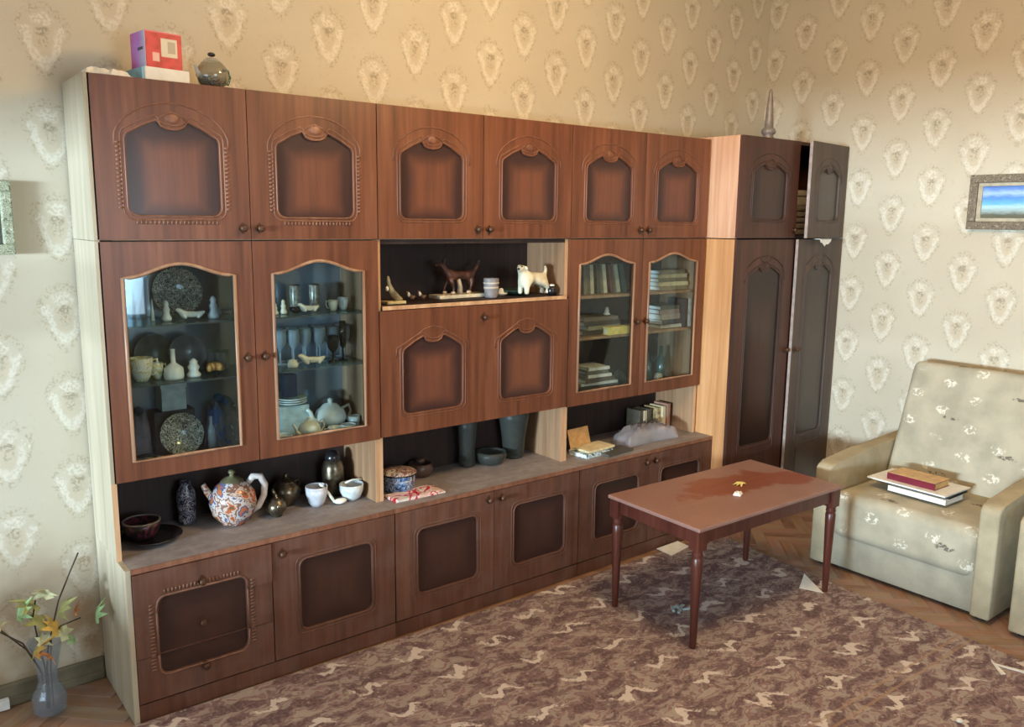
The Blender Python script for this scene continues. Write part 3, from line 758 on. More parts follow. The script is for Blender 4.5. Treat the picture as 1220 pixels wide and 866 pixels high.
# ------------------------------------------------------------ figurines on the open shelf (z 1.40)
ZS = 1.4012
t = thing('animal_statuette', 'brown standing animal statuette with raised tail on long white stone base', 'statuette', (1.58, -.045, ZS), .04)
brz = plain('brown_bronze', (92, 60, 50), .35, .35, .3); sole = plain('worn_pale_bronze', (196, 180, 160), .4)
J = [(.0, 0, .085, .022), (-.055, 0, .090, .026), (-.085, 0, .110, .016), (-.098, 0, .135, .014), (-.122, 0, .138, .009), (-.142, 0, .132, .006),
     (.055, 0, .088, .022), (.085, 0, .105, .010), (.105, 0, .130, .009), (.112, 0, .155, .007),
     (-.062, .018, .055, .010), (-.078, .018, .028, .006), (-.074, .018, .004, .006),
     (-.060, -.018, .055, .010), (-.048, -.018, .030, .006), (-.052, -.018, .004, .006),
     (.060, .018, .055, .012), (.076, .018, .032, .006), (.066, .018, .004, .006),
     (.056, -.018, .055, .012), (.050, -.018, .030, .006), (.036, -.018, .004, .006),
     (-.094, .008, .150, .004), (-.090, .013, .164, .003), (-.094, -.008, .150, .004), (-.090, -.013, .164, .003)]
E_ = [(0, 1), (1, 2), (2, 3), (3, 4), (4, 5), (0, 6), (6, 7), (7, 8), (8, 9), (1, 10), (10, 11), (11, 12), (1, 13), (13, 14), (14, 15), (6, 16), (16, 17), (17, 18), (6, 19), (19, 20), (20, 21), (3, 22), (22, 23), (3, 24), (24, 25)]
J = [(a, b_, c+.016, r*.95) for a, b_, c, r in J]
skin('animal_body', J, E_, brz, t)
part('stone_base', B().box(-.145, .135, -.045, .045, 0, .016), plain('white_marble', (224, 212, 186), .3), t, world=False, bevel=.002)
fb = B()
for x, y in ((-.074, .018), (-.052, -.018), (.066, .018), (.036, -.018)): fb.ball((x, y, .024), .009, 1.3, 1, .8, 8)
fb.tube([(-.01, 0, .085), (0, 0, .05), (.0, 0, .018)], [.010, .012, .014], 8)
part('worn_feet', fb, sole, t, world=False, smooth=True, label='pale worn feet and support')
# white dog
wd_m = plain('white_glazed_dog', (226, 222, 196), .25, 0, .06)
J = [(.03, 0, .090, .030), (-.045, 0, .092, .034), (-.062, 0, .120, .021), (-.072, 0, .142, .023), (-.095, -.012, .138, .014), (-.108, -.018, .134, .010),
     (.085, 0, .086, .028), (.105, 0, .105, .010), (.112, 0, .130, .008), (.104, 0, .148, .006),
     (-.055, .018, .050, .015), (-.058, .018, .010, .012), (-.050, -.020, .050, .015), (-.052, -.020, .010, .012),
     (.092, .016, .055, .017), (.106, .016, .035, .010), (.100, .016, .008, .011), (.092, -.018, .055, .017), (.112, -.018, .033, .010), (.104, -.018, .008, .011),
     (-.066, .022, .150, .007), (-.062, .030, .132, .007), (-.066, -.024, .150, .007), (-.062, -.032, .132, .007)]
E_ = [(0, 1), (1, 2), (2, 3), (3, 4), (4, 5), (0, 6), (6, 7), (7, 8), (8, 9), (1, 10), (10, 11), (1, 12), (12, 13), (6, 14), (14, 15), (15, 16), (6, 17), (17, 18), (18, 19), (3, 20), (20, 21), (3, 22), (22, 23)]
t = thing('dog_figurine', 'white glazed terrier figurine standing with tail up on the open shelf', 'figurine', (1.905, -.165, ZS), .15)
skin('dog_body', J, E_, wd_m, t, scale=.95)
part('eyes_and_nose', B().ball((-.108, -.020, .132), .006, n=8).ball((-.092, -.026, .143), .0035, n=8).ball((-.096, .0, .145), .0035, n=8), dark_m, t, world=False, smooth=True, label='black nose and eyes')
# small ones
pale_slab = plain('cream_slab', (206, 188, 140), .5)
t = thing('bird_figurine', 'small pale and dark seated figurine on a cream slab, leftmost on the open shelf', 'figurine', (1.165, -.15, ZS), 0)
part('slab', B().box(-.045, .045, -.03, .03, 0, .012), pale_slab, t, world=False, bevel=.002)
skin('figure_body', [(0, 0, .030, .018), (-.012, 0, .058, .014), (-.022, 0, .082, .010), (-.024, 0, .104, .008), (-.026, 0, .118, .004), (.022, 0, .022, .014), (.045, 0, .016, .006)], [(0, 1), (1, 2), (2, 3), (3, 4), (0, 5), (5, 6)], plain('pale_olive_glaze', (150, 142, 112), .3, 0, .3), t)
part('white_wing', B().ball((-.034, -.006, .064), .009, .8, .8, 1.2), white_p, t, world=False, smooth=True)
skin_m = plain('brown_white_glaze', (120, 92, 78), .3, 0, .35, 60)
for x, y, lb in ((1.275, -.10, 'tiny brown figurine with white face, left of a matching pair'), (1.335, -.095, 'tiny brown figurine with white breast, right of a matching pair')):
    t = thing('tiny_figurine', lb, 'figurine', (x, y, ZS))
    skin('figure_body', [(0, 0, .014, .012), (-.008, 0, .030, .010), (-.014, 0, .046, .008), (.014, 0, .014, .008), (.028, 0, .022, .004)], [(0, 1), (1, 2), (0, 3), (3, 4)], skin_m, t)
    part('white_patch', B().ball((-.010, -.009, .030), .008, .8, .8, 1.3), white_p, t, world=False, smooth=True)
b = B().lathe([(0, 0), (.028, 0), (.029, .004), (.033, .035), (.035, .070), (.036, .088), (.033, .088), (.031, .01), (0, .008)])
t = thing('striped_cup', 'grey ceramic cup with lighter bands in front of the stone base', 'cup', (1.70, -.125, ZS))
part('cup_body', b, grey_m, t, world=False, smooth='auto')
part('bands', B().lathe([(.0345, .040), (.0352, .040), (.0355, .050), (.035, .050)]).lathe([(.036, .062), (.0368, .062), (.037, .070), (.0365, .070)]), plain('pale_band', (196, 184, 168), .5), t, world=False, smooth=True, label='paler painted bands')
single('small_bowl', B().lathe([(0, 0), (.02, 0), (.03, .008), (.032, .012), (.014, .014), (.012, .028), (.008, .034), (0, .036)]), white_p, 'tiny white lidded dish between grey cup and white dog', 'dish', (1.80, -.07, ZS))
single('glass_dish', B().lathe([(0, 0), (.05, 0), (.085, .016), (.09, .026), (.083, .024), (.05, .006), (0, .006)]), glass_green, 'low greenish glass dish behind the white dog figurine', 'dish', (1.885, -.04, ZS))
t = thing('black_pot', 'small black pot with white top at the right end of the open shelf', 'pot', (2.032, -.17, ZS))
part('pot_body', B().lathe([(0, 0), (.022, 0), (.028, .012), (.028, .03), (.020, .042), (0, .043)]), dark_m, t, world=False, smooth=True)
part('white_top', B().lathe([(0, .043), (.014, .043), (.013, .050), (0, .053)]), white_p, t, world=False, smooth=True)

# ------------------------------------------------------------ left niche on the worktop (z .568)
ZN = ZW+.0012
t = thing('painted_pitcher', 'large round painted pitcher with wide white handle in the left niche', 'pitcher', (.462, -.10, ZN), -.15)
part('pitcher_body', B().lathe([(0, 0), (.045, 0), (.050, .006), (.078, .04), (.090, .085), (.084, .125), (.062, .155), (.046, .165), (.044, .172), (0, .174)], n=32), painted, t, world=False, smooth=True)
part('lid', B().lathe([(.044, .172), (.030, .184), (.010, .190), (.008, .198), (.014, .206), (.010, .214), (0, .217)]), plain('olive_lid_glaze', (110, 104, 76), .3), t, world=False, smooth=True)
part('handle', B().tube([(.055, 0, .150), (.080, 0, .178), (.108, 0, .176), (.124, 0, .140), (.120, 0, .095), (.098, 0, .052), (.072, 0, .036)], [.012, .014, .014, .014, .013, .012, .010], 10), plain('white_handle_glaze', (206, 198, 194), .2), t, world=False, smooth=True, label='thick white looped handle')
part('spout', B().tube([(-.070, 0, .11), (-.094, 0, .14), (-.108, 0, .172)], [.020, .013, .010], 10), painted, t, world=False, smooth=True)
t = thing('plate_and_bowl_set', 'dark glazed plate under a dark bowl at the left end of the niche', 'plate', (.155, -.10, ZN))
part('plate', B().lathe([(0, 0), (.06, 0), (.105, .018), (.108, .022), (.06, .008), (0, .007)]), dark_m, t, world=False, smooth=True)
t = thing('dark_bowl', 'dark bowl with red mark and pale rim standing on the dark plate', 'bowl', (.125, -.085, ZN+.009))
part('bowl_body', B().lathe([(0, 0), (.035, 0), (.055, .02), (.065, .050), (.066, .068), (.061, .068), (.055, .03), (0, .01)]), patchy('dark_red_marked_glaze', [(30, 26, 28), (38, 30, 32), (96, 40, 52), (30, 28, 32)], 18), t, world=False, smooth=True)
part('rim', B().lathe([(.061, .067), (.067, .067), (.067, .072), (.061, .072), (.061, .067)]), plain('pale_rim', (120, 118, 110), .3), t, world=False, smooth=True)
single('small_vase', B().lathe([(0, 0), (.026, 0), (.032, .01), (.033, .06), (.036, .10), (.034, .13), (.020, .155), (.022, .17), (.018, .17), (.016, .15), (0, .14)]), pansy, 'dark blue patterned vase behind the dark bowl in the left niche', 'vase', (.315, .0, ZN))
def pot(name, label, cat, loc, rz, s, m):
    t = thing(name, label, cat, loc, rz)
    part('pot_body', B().lathe([(r*s, z*s) for r, z in [(0, 0), (.03, 0), (.028, .008), (.05, .03), (.058, .055), (.05, .080), (.036, .092), (.034, .098)]]), m, t, world=False, smooth=True)
    part('lid', B().lathe([(r*s, z*s) for r, z in [(.036, .098), (.026, .108), (.006, .114), (.008, .122), (.004, .130), (0, .132)]]), m, t, world=False, smooth=True)
    part('handle', B().tube([(x*s, 0, z*s) for x, z in ((.048, .080), (.078, .084), (.084, .060), (.072, .036), (.05, .034))], .005*s, 6), m, t, world=False, smooth=True)
    part('spout', B().tube([(x*s, 0, z*s) for x, z in ((-.05, .04), (-.072, .062), (-.084, .09))], [.014*s, .009*s, .007*s], 8), m, t, world=False, smooth=True)
    return t
pot('silver_creamer', 'small tarnished silver creamer right of the painted pitcher', 'creamer', (.628, -.125, ZN), 1.3, .70, steel)
pot('silver_teapot', 'tarnished silver teapot with lid finial behind the small creamer', 'teapot', (.715, -.02, ZN), .5, 1.05, steel)
def cup(name, label, loc, rz, r, h, m, cat='cup', handle=True):
    t = thing(name, label, cat, loc, rz)
    part('cup_body', B().lathe([(0, 0), (r*.5, 0), (r*.75, h*.2), (r*.97, h*.6), (r, h), (r*.93, h), (r*.88, h*.55), (r*.6, h*.15), (0, h*.1)]), m, t, world=False, smooth=True)
    if handle: part('handle', B().tube([(r*.95, 0, h*.85), (r*1.35, 0, h*.9), (r*1.45, 0, h*.55), (r*1.15, 0, h*.25), (r*.8, 0, h*.25)], h*.05, 6), m, t, world=False, smooth=True)
    return t
cup('white_cup', 'white cup standing before the metal jar in the left niche', (.812, -.105, ZN), .3, .046, .085, plain('bluish_white_glaze', (196, 196, 204), .2), handle=False)
t = thing('white_spoon', 'white porcelain spoon leaning from the cup to the worktop', 'spoon', (.885, -.135, ZN), 0)
part('handle', B().tube([(-.058, .03, .092), (-.03, .01, .052), (-.008, -.004, .010)], [.006, .006, .006], 8), white_p, t, world=False, smooth=True)
part('bowl', B().ball((.015, -.010, .013), .026, 1.1, .8, .45), white_p, t, world=False, smooth=True)
t = thing('metal_jar', 'tall tarnished lidded jar at the back of the left niche', 'jar', (.935, -.01, ZN), 0)
part('jar_body', B().lathe([(0, 0), (.036, 0), (.044, .012), (.048, .06), (.048, .12), (.040, .145), (.030, .155)]), steel, t, world=False, smooth=True)
part('lid', B().lathe([(.032, .155), (.034, .165), (.028, .185), (.012, .195), (0, .197)]), dark_m, t, world=False, smooth=True)
cup('white_bowl', 'pale bluish white bowl right of the metal jar in the left niche', (.965, -.12, ZN), 0, .052, .07, plain('cool_white_glaze', (202, 208, 210), .2), 'bowl', False)
t = thing('white_ladle', 'white porcelain ladle reaching from the bowl towards the side board', 'ladle', (.965, -.105, ZN+.072))
part('handle', B().tube([(-.022, 0, .0), (.01, 0, .008), (.045, .006, .004), (.060, .008, .0)], .0045, 6), white_p, t, world=False, smooth=True)

# ------------------------------------------------------------ middle niche
t = thing('blue_pot', 'blue flowered enamel pot with mottled lid in the middle niche', 'pot', (1.195, -.125, ZN))
part('pot_body', B().lathe([(0, 0), (.06, 0), (.070, .010), (.074, .07), (.076, .076), (0, .077)], n=28), blueflor, t, world=False, smooth=True)
part('lid', B().lathe([(.078, .078), (.080, .082), (.07, .090), (.03, .100), (0, .102)], n=28), lidmix, t, world=False, smooth=True)
part('rim', B().lathe([(.076, .074), (.081, .076), (.081, .082), (.077, .082)], n=28), dark_m, t, world=False, smooth=True)
part('handle', B().tube([(.072, 0, .06), (.092, 0, .062), (.092, 0, .045), (.073, 0, .042)], .005, 6), dark_m, t, world=False, smooth=True)
single('amber_jar', B().lathe([(0, 0), (.016, 0), (.020, .012), (.018, .034), (.013, .042), (.014, .050), (0, .052)]), plain('amber_jar_glaze', (168, 116, 78), .3), 'small amber jar between the side board and the blue pot', 'jar', (1.092, -.13, ZN))
def magmat():
    m = Mat('red_white_magazine_print'); m.coord(); n = m.noise(m.vec, 16, 2, .5, .6)
    m.col(m.ramp(n, [(0, (226, 214, 206)), (.42, (196, 44, 56)), (.50, (232, 206, 204)), (.60, (222, 190, 176))], True)); m.set(.4); return m.mt
b = B().box(-.125, .125, -.055, .055, 0, .006).box(-.12, .10, -.05, .05, .006, .011, Matrix.Rotation(.08, 4, 'Z'))
single('magazine', b, magmat(), 'red and white magazine lying at the front edge before the blue pot', 'magazine', (1.215, -.225, ZN), -.02, smooth=False)
single('tall_vase', B().lathe([(0, 0), (.036, 0), (.040, .01), (.038, .09), (.046, .19), (.052, .24), (.048, .24), (.034, .10), (0, .02)]), frost, 'tall narrow frosted glass vase at the back of the middle niche', 'vase', (1.655, .0, ZN))
single('low_glass_bowl', B().lathe([(0, 0), (.05, 0), (.068, .014), (.078, .040), (.074, .060), (.068, .060), (.066, .03), (.045, .012), (0, .01)], n=28), frost, 'low thick glass bowl between the two tall vases', 'bowl', (1.778, -.03, ZN))
single('wide_vase', B().lathe([(0, 0), (.045, 0), (.052, .01), (.058, .10), (.074, .20), (.080, .25), (.074, .25), (.05, .10), (0, .02)], n=28), frost, 'wide flaring frosted glass vase, right of the low glass bowl', 'vase', (1.935, -.01, ZN))
single('dim_crockery', B().lathe([(0, 0), (.045, 0), (.06, .03), (.055, .06), (.05, .062), (.05, .03), (0, .01)]).lathe([(0, .062), (.02, .062), (.024, .078), (0, .084)]), plain('dim_brown_glaze', (96, 72, 64), .4), 'dim brown covered bowl in the shade behind the blue pot', 'bowl', (1.385, .0, ZN))

# ------------------------------------------------------------ right niche
def book(name, label, loc, rotz, w, d, h, cover, pages=None, group=None, cat='book', tilt=None):
    """lying book: spine on -y side, w along x, d along y, h thickness"""
    t = thing(name, label, cat, loc, rotz, group); pages = pages or white_paper
    if tilt: t.rotation_euler = tilt
    c = .0022
    part('cover', B().box(-w/2, w/2, -d/2, d/2, 0, c).box(-w/2, w/2, -d/2, d/2, h-c, h).box(-w/2, w/2, -d/2, -d/2+c, c, h-c), cover, t, world=False)
    part('page_block', B().box(-w/2+.004, w/2-.004, -d/2+c, d/2-.004, c, h-c), pages, t, world=False)
    return t
book('blue_white_book', 'blue and white book at the bottom of the pile, left of the plastic bag', (2.30, -.195, ZN), .08, .20, .13, .022, patchy('blue_white_cover', [(30, 44, 50), (150, 184, 200), (210, 220, 222), (60, 84, 90)], 18))
single('spiral_pad', B().box(-.10, .10, -.045, .045, 0, .014).box(-.10, .10, -.047, -.045, .004, .010), plain('pad_dark_edge', (86, 82, 74), .5), 'thin grey pad beside the blue book at the worktop front', 'pad', (2.415, -.255, ZN), .1, smooth=False)
t = thing('open_box_file', 'opened tan cover with cream pages lying on the blue and white book', 'booklet', (2.32, -.185, ZN+.0225), .08)
part('pages', B().box(-.09, .11, -.06, .055, 0, .010), cream_paper, t, world=False)
part('raised_cover', B().box(-.10, .055, .055, .059, 0, .115, Matrix.Rotation(-.28, 4, 'X')), plain('tan_card', (212, 168, 112), .6), t, world=False, label='tan cover standing upright')
bagm = thin_glass('plastic_bag', (238, 238, 244), .08, .12, .34, (232, 230, 240))
bag = crumple(.40, .15, .100, 12, 22, 11, var=.36)
single('plastic_bag', bag, bagm, 'crumpled clear plastic bag lying at the front of the right niche', 'bag', (2.735, -.165, ZN), .0, smooth=True)
gold = plain('gold_banded_glaze', (190, 164, 120), .3, .2, .35, 50); dimg = plain('dim_olive_spine', (92, 84, 70), .5)
for k, (x, y, m, h) in enumerate([(2.83, -.0, dimg, .13), (2.865, -.0, cream_paper, .125), (2.90, .0, dimg, .13), (2.955, -.02, gold, .135), (2.99, -.03, cream_paper, .14), (3.028, -.03, plain('rose_spine', (176, 130, 110), .5), .15)]):
    single('upright_booklet', B().box(-.014, .014, -.05, .05, 0, h), m, ['dim olive', 'pale cream', 'dull olive', 'gold banded', 'cream', 'rose'][k]+' upright booklet at the back of the right niche, '+['leftmost', 'second', 'third', 'fourth', 'fifth', 'rightmost'][k]+' in the row', 'book', (x, y, ZN), .05, smooth=False, bevel=.002)

# ------------------------------------------------------------ contents of the left display cabinet
Z1, Z2, Z3 = 1.3795, 1.1695, ZG+.0192
def stand_plate(name, label, loc, r, m, tilt=-.22, n=32, rotz=0):
    b = B(); b.lathe([(0, .004), (r*.55, .006), (r*.62, .012), (r*.96, .022), (r, .024), (r, .020), (r*.62, .006), (0, 0)], n=n)
    Mx = Matrix.Translation((0, 0, r*cos(tilt)*1.0+.002)) @ Matrix.Rotation(PI/2+tilt, 4, 'X')
    bmesh.ops.transform(b.bm, matrix=Mx, verts=b.bm.verts)
    return single(name, b, m, label, 'plate', loc, rotz)
stand_plate('cut_glass_plate', 'upright cut glass plate on the top shelf behind the leftmost glass door', (.325, .02, Z1), .092, crystal)
stand_plate('dark_plate', 'dark plate standing upright, left of two on the middle shelf', (.235, .035, Z2), .074, plain('dark_green_plate', (78, 86, 80), .25), tilt=-.1)
stand_plate('grey_plate', 'dark grey plate standing upright, right of two on the middle shelf', (.345, .0, Z2), .070, plain('dark_grey_plate', (88, 94, 98), .3), tilt=-.2)
stand_plate('crystal_dish', 'large patterned crystal dish upright at the bottom of the leftmost glass door', (.29, -.06, Z3), .080, crystal)
def figpart(prof, label, name, cat, loc, m=white_p, **k): return single(name, B().lathe(prof, n=14), m, label, cat, loc, **k)
FIG = [(0, 0), (.016, 0), (.018, .01), (.010, .028), (.013, .042), (.008, .052), (.010, .062), (.006, .072), (0, .076)]
figpart([(0, 0), (.008, 0), (.004, .04), (.002, .075), (0, .08)], 'thin white spiky figurine left of the cut glass plate', 'spiky_figurine', 'figurine', (.215, -.06, Z1))
figpart(FIG, 'small white figurine standing before the cut glass plate at its left', 'small_figurine', 'figurine', (.255, -.09, Z1))
def animal_small(name, label, loc, rz, s, m):
    t = thing(name, label, 'figurine', loc, rz)
    skin('figure_body', [(0, 0, .018, .012), (-.026, 0, .020, .011), (-.040, 0, .036, .009), (-.052, 0, .036, .005), (.026, 0, .017, .009), (.046, 0, .026, .004), (-.02, -.012, .006, .005), (.018, -.012, .006, .005), (-.02, .012, .006, .005), (.018, .012, .006, .005)],
         [(0, 1), (1, 2), (2, 3), (0, 4), (4, 5), (1, 6), (4, 7), (1, 8), (4, 9)], m, t, scale=s, sub=1); return t
animal_small('reclining_figurine', 'white reclining animal figurine before the cut glass plate', (.34, -.10, Z1), 0, 1.1, white_p)
figpart([(r*1.2, z*1.1) for r, z in FIG], 'taller greyish white figurine right of the cut glass plate', 'standing_figurine', 'figurine', (.425, -.09, Z1), plain('greyish_glaze', (176, 178, 180), .3))
animal_small('bluish_figurine', 'pale bluish animal figurine at the right end of the top shelf, left door', (.475, -.06, Z1), .4, 1.0, plain('pale_bluish_glaze', (168, 176, 190), .3))
wf = patchy('white_yellow_flower_glaze', [(214, 212, 196), (230, 228, 216), (196, 180, 96), (226, 224, 212)], 40)
t = cup('flower_jug', 'white jug with yellow flowers at the left of the middle shelf', (.155, -.10, Z2), 0, .040, .085, wf, 'jug')
cup('flower_cup', 'smaller white and yellow cup right of the flower jug', (.212, -.085, Z2), 0, .022, .060, wf)
figpart([(0, 0), (.034, 0), (.036, .01), (.034, .04), (.018, .052), (.009, .060), (.007, .105), (.010, .108), (0, .110)], 'white bell-shaped decanter with long neck on the middle shelf', 'white_decanter', 'decanter', (.262, -.115, Z2))
figpart([(0, 0), (.024, 0), (.026, .008), (.016, .022), (.022, .036), (.014, .048), (.016, .056), (.006, .066), (0, .068)], 'white rounded figurine right of the long-necked white decanter', 'round_figurine', 'figurine', (.335, -.11, Z2))
b = B()
for k in range(7):
    a = -.9+.3*k; b.ball((.028*sin(a), -.004*k % .01, .018+.010*cos(a)), .016, .7, 1.2, 1, 8)
single('orange_shell', b, plain('orange_shell_glaze', (224, 156, 84), .45), 'orange ribbed seashell on the middle shelf of the left glass door', 'shell', (.418, -.10, Z2))
for k, (x, y) in enumerate(((.435, .0), (.465, -.03), (.490, .01), (.455, .035), (.405, .03))):
    single('tumbler', B().lathe([(0, 0), (.018, 0), (.022, .07), (.020, .07), (.016, .006), (0, .006)], n=14), glassm, 'clear tumbler in the cluster right of the orange shell', 'glass', (x, y, Z2), group='tumblers by the orange shell')
single('white_box', B().box(-.045, .045, -.04, .04, 0, .10).box(-.048, .048, -.043, .043, .085, .102), plain('pale_grey_box', (176, 184, 182), .6), 'pale grey box standing on the dark crate behind the crystal dish', 'box', (.285, .02, Z3+.165), bevel=.002, smooth=False)
single('dark_crate', B().box(-.075, .075, -.04, .04, 0, .163), plain('dark_card', (52, 50, 54), .6), 'dark box standing behind the crystal dish', 'box', (.285, .02, Z3), bevel=.002, smooth=False)
for k, (x, c) in enumerate(((.085, (138, 132, 152)), (.165, (90, 88, 104)))):
    single('folded_cloth', crumple(.07, .10, .19+.02*k, 20+k, 6, 6), plain('cloth_%d' % k, c, .9), ['mauve grey crumpled cloth in the lower left corner behind glass', 'dark grey crumpled cloth beside the mauve one behind glass'][k], 'cloth', (x, .0, Z3), smooth=True)
single('blue_cloth', crumple(.12, .10, .22, 31, 8, 8), patchy('blue_green_cloth', [(50, 96, 150), (96, 108, 122), (84, 98, 114), (130, 166, 178)], 8, .9), 'blue and grey crumpled cloth at the bottom right of the left glass door', 'cloth', (.465, -.0, Z3), smooth=True)
figpart([(0, 0), (.014, 0), (.014, .09), (.006, .11), (.006, .14), (0, .142)], 'slim clear bottle at the right behind the left glass door', 'slim_bottle', 'bottle', (.395, -.09, Z3), glassm)
b = B().ball((0, 0, .02), .03, 1.5, .9, .6).tube([(-.03, 0, .03), (-.06, 0, .07), (-.05, 0, .11)], [.008, .006, .004], 6)
single('dark_swan_dish', b, glass_dark, 'dark swan-necked glass dish in front of the mauve cloth', 'dish', (.145, -.11, Z3))
figpart([(0, 0), (.02, 0), (.04, .016), (.042, .022), (0, .02)], 'small white saucer left of the crystal dish', 'saucer', 'saucer', (.175, -.14, Z3))
# behind the second door: top shelf
def bottle_glass(name, label, loc, m): return single(name, B().lathe([(0, 0), (.019, 0), (.021, .01), (.022, .10), (.020, .105), (.018, .01), (0, .008)], n=16), m, label, 'glass', loc)
gg = plain('engraved_tumbler_glaze', (150, 140, 124), .25, .1, .3, 60)
bottle_glass('tall_tumbler', 'tall etched tumbler, left of two on the top shelf behind the second glass door', (.79, .0, Z1), gg)
bottle_glass('tall_tumbler', 'tall etched tumbler, right of two on the top shelf behind the second glass door', (.875, .0, Z1), gg)
cup('gold_white_cup', 'white cup with ear handle, left of two right of the tall tumblers', (.915, -.09, Z1), 2.6, .020, .045, cream_p)
cup('gold_white_cup', 'white cup with taller rim at the right end of the top shelf', (.970, -.07, Z1), .5, .022, .052, white_p)
figpart([(r*.8, z*.6) for r, z in FIG], 'tiny cream figurine at the left end behind the second glass door', 'tiny_cream_figurine', 'figurine', (.665, -.09, Z1), cream_p)
figpart([(r*.8, z*.75) for r, z in FIG], 'tiny cream figurine second from left behind the second glass door', 'tiny_cream_figurine', 'figurine', (.70, -.09, Z1), cream_p)
animal_small('white_lying_figurine', 'white lying animal figurine in front of the etched tumblers', (.80, -.11, Z1), .1, 1.0, white_p)
cup('dark_teacup', 'dark teacup beside the white lying animal figurine', (.755, -.085, Z1), 0, .026, .022, dark_m)
# middle shelf: stemware
st = B().lathe([(0, 0), (.026, 0), (.026, .002), (.004, .006), (.003, .055), (.008, .062), (.024, .085), (.027, .115), (.024, .140), (.0225, .140), (.025, .115), (.022, .088), (0, .066)], n=14)
sg = single('wine_glass', st, glassm, 'clear stemmed wine glass in the crowded middle shelf', 'glass', (.67, .02, Z2), group='stemmed glasses on the middle shelf')
for k, (x, y) in enumerate([(.725, .03), (.78, .02), (.835, .035), (.89, .02), (.945, .035), (1.0, .02), (.70, -.045), (.755, -.05), (.81, -.04), (.87, -.05), (.985, -.045), (.93, -.05)]):
    g = copy_thing(sg, (x, y, Z2))
fl = B().lathe([(0, 0), (.02, 0), (.02, .002), (.004, .006), (.003, .05), (.012, .06), (.016, .12), (.013, .165), (.012, .165), (.014, .12), (0, .064)], n=12)
single('dark_flute', fl, glass_dark, 'tall smoky flute glass, taller of two dark glasses on the middle shelf', 'glass', (.955, -.09, Z2))
single('dark_goblet', B().lathe([(0, 0), (.022, 0), (.022, .003), (.004, .008), (.004, .035), (.022, .06), (.025, .09), (.022, .11), (0, .05)], n=12), glass_dark, 'smoky goblet, shorter of two dark glasses on the middle shelf', 'glass', (.905, -.10, Z2))
animal_small('cream_lying_figurine', 'cream lying animal figurine with round head at the middle shelf front', (.80, -.13, Z2), 0, 1.2, cream_p)
figpart([(0, 0), (.02, .0), (.022, .012), (.014, .028), (0, .034)], 'round cream figurine left of the cream lying animal', 'round_cream_figurine', 'figurine', (.715, -.13, Z2), cream_p)
# bottom: tea set
def teapot(label, loc, rz, s, m):
    t = thing('porcelain_teapot', label, 'teapot', loc, rz)
    part('pot_body', B().lathe([(r*s, z*s) for r, z in [(0, 0), (.034, 0), (.036, .006), (.058, .03), (.066, .058), (.056, .086), (.036, .100)]], n=24), m, t, world=False, smooth=True)
    part('lid', B().lathe([(r*s, z*s) for r, z in [(.038, .100), (.028, .110), (.008, .116), (.011, .126), (.006, .134), (0, .136)]]), m, t, world=False, smooth=True)
    part('handle', B().tube([(x*s, 0, z*s) for x, z in ((.055, .085), (.088, .095), (.098, .068), (.084, .038), (.06, .034))], .006*s, 8), m, t, world=False, smooth=True)
    part('spout', B().tube([(x*s, 0, z*s) for x, z in ((-.056, .036), (-.084, .058), (-.092, .088), (-.106, .102))], [.016*s, .011*s, .008*s, .007*s], 8), m, t, world=False, smooth=True)
tea = plain('tea_set_porcelain', (218, 222, 214), .2, 0, .05)
teapot('white porcelain teapot leaning at the front of the tea set, left one', (.775, -.135, Z3), .15, .72, cream_p)
teapot('larger white teapot with raised lid at the back of the tea set', (.915, -.04, Z3), .1, 1.03, tea)
for k in range(3): single('white_plate', B().lathe([(0, 0), (.035, 0), (.062, .010), (.065, .014), (.035, .004), (0, .004)], n=24), tea, ['bottom', 'middle', 'topmost'][k]+' white plate of the stack behind the cream teapot', 'plate', (.76, .0, Z3+.125+k*.009))
single('plate_box', B().box(-.06, .06, -.04, .055, 0, .124), plain('pale_tea_box', (170, 180, 172), .6), 'pale box carrying the stack of white plates behind the teapots', 'box', (.76, .0, Z3), smooth=False)
cup('tea_cup', 'white tea cup before the large teapot, left of two', (.885, -.150, Z3), 2.9, .034, .040, tea)
cup('tea_cup', 'white tea cup before the large teapot, right of two', (.945, -.145, Z3), -.4, .032, .042, tea)
cup('tea_cup', 'white cup alone in the right corner behind the second glass door', (1.0, -.088, Z3), 1.4, .026, .060, tea)
cup('tea_cup', 'white tea cup in the left part of the tea set', (.66, -.145, Z3), 2.2, .034, .040, tea)
single('dark_tea_tin', B().box(-.026, .026, -.02, .02, 0, .095), plain('dark_blue_tin', (34, 44, 60), .4), 'dark blue tin standing on the plates behind glass', 'tin', (.755, .005, Z3+.157), smooth=False, bevel=.002)

# ------------------------------------------------------------ contents of the right display cabinet
T1, T2, T3 = 1.3872, 1.1772, ZG+.0192
cols = [(120, 112, 92), (196, 186, 156), (88, 84, 66), (206, 200, 176), (104, 66, 52), (176, 168, 140), (72, 84, 78)]
nm = ['olive', 'cream', 'dark olive', 'pale cream', 'reddish brown', 'beige', 'grey green']
for k, c in enumerate(cols):
    x = 2.285+k*.048; m = plain('spine_%d' % k, c, .6)
    t = thing('leaning_book', nm[k]+' book leaning on the top shelf behind the left book door, '+['first', 'second', 'third', 'fourth', 'fifth', 'sixth', 'last'][k]+' in row', 'book', (x, -.06, T1+.0005))
    an = -.05-.035*k
    Mx = Matrix.Rotation(an, 4, 'Y'); sh = .0
    part('cover', B().box(0, .003, -.07, .06, 0, .15, Mx).box(.021, .024, -.07, .06, 0, .15, Mx).box(.003, .021, -.07, -.067, 0, .15, Mx), m, t, world=False)
    part('page_block', B().box(.003, .021, -.066, .056, .003, .147, Mx), white_paper if k % 2 else cream_paper, t, world=False)
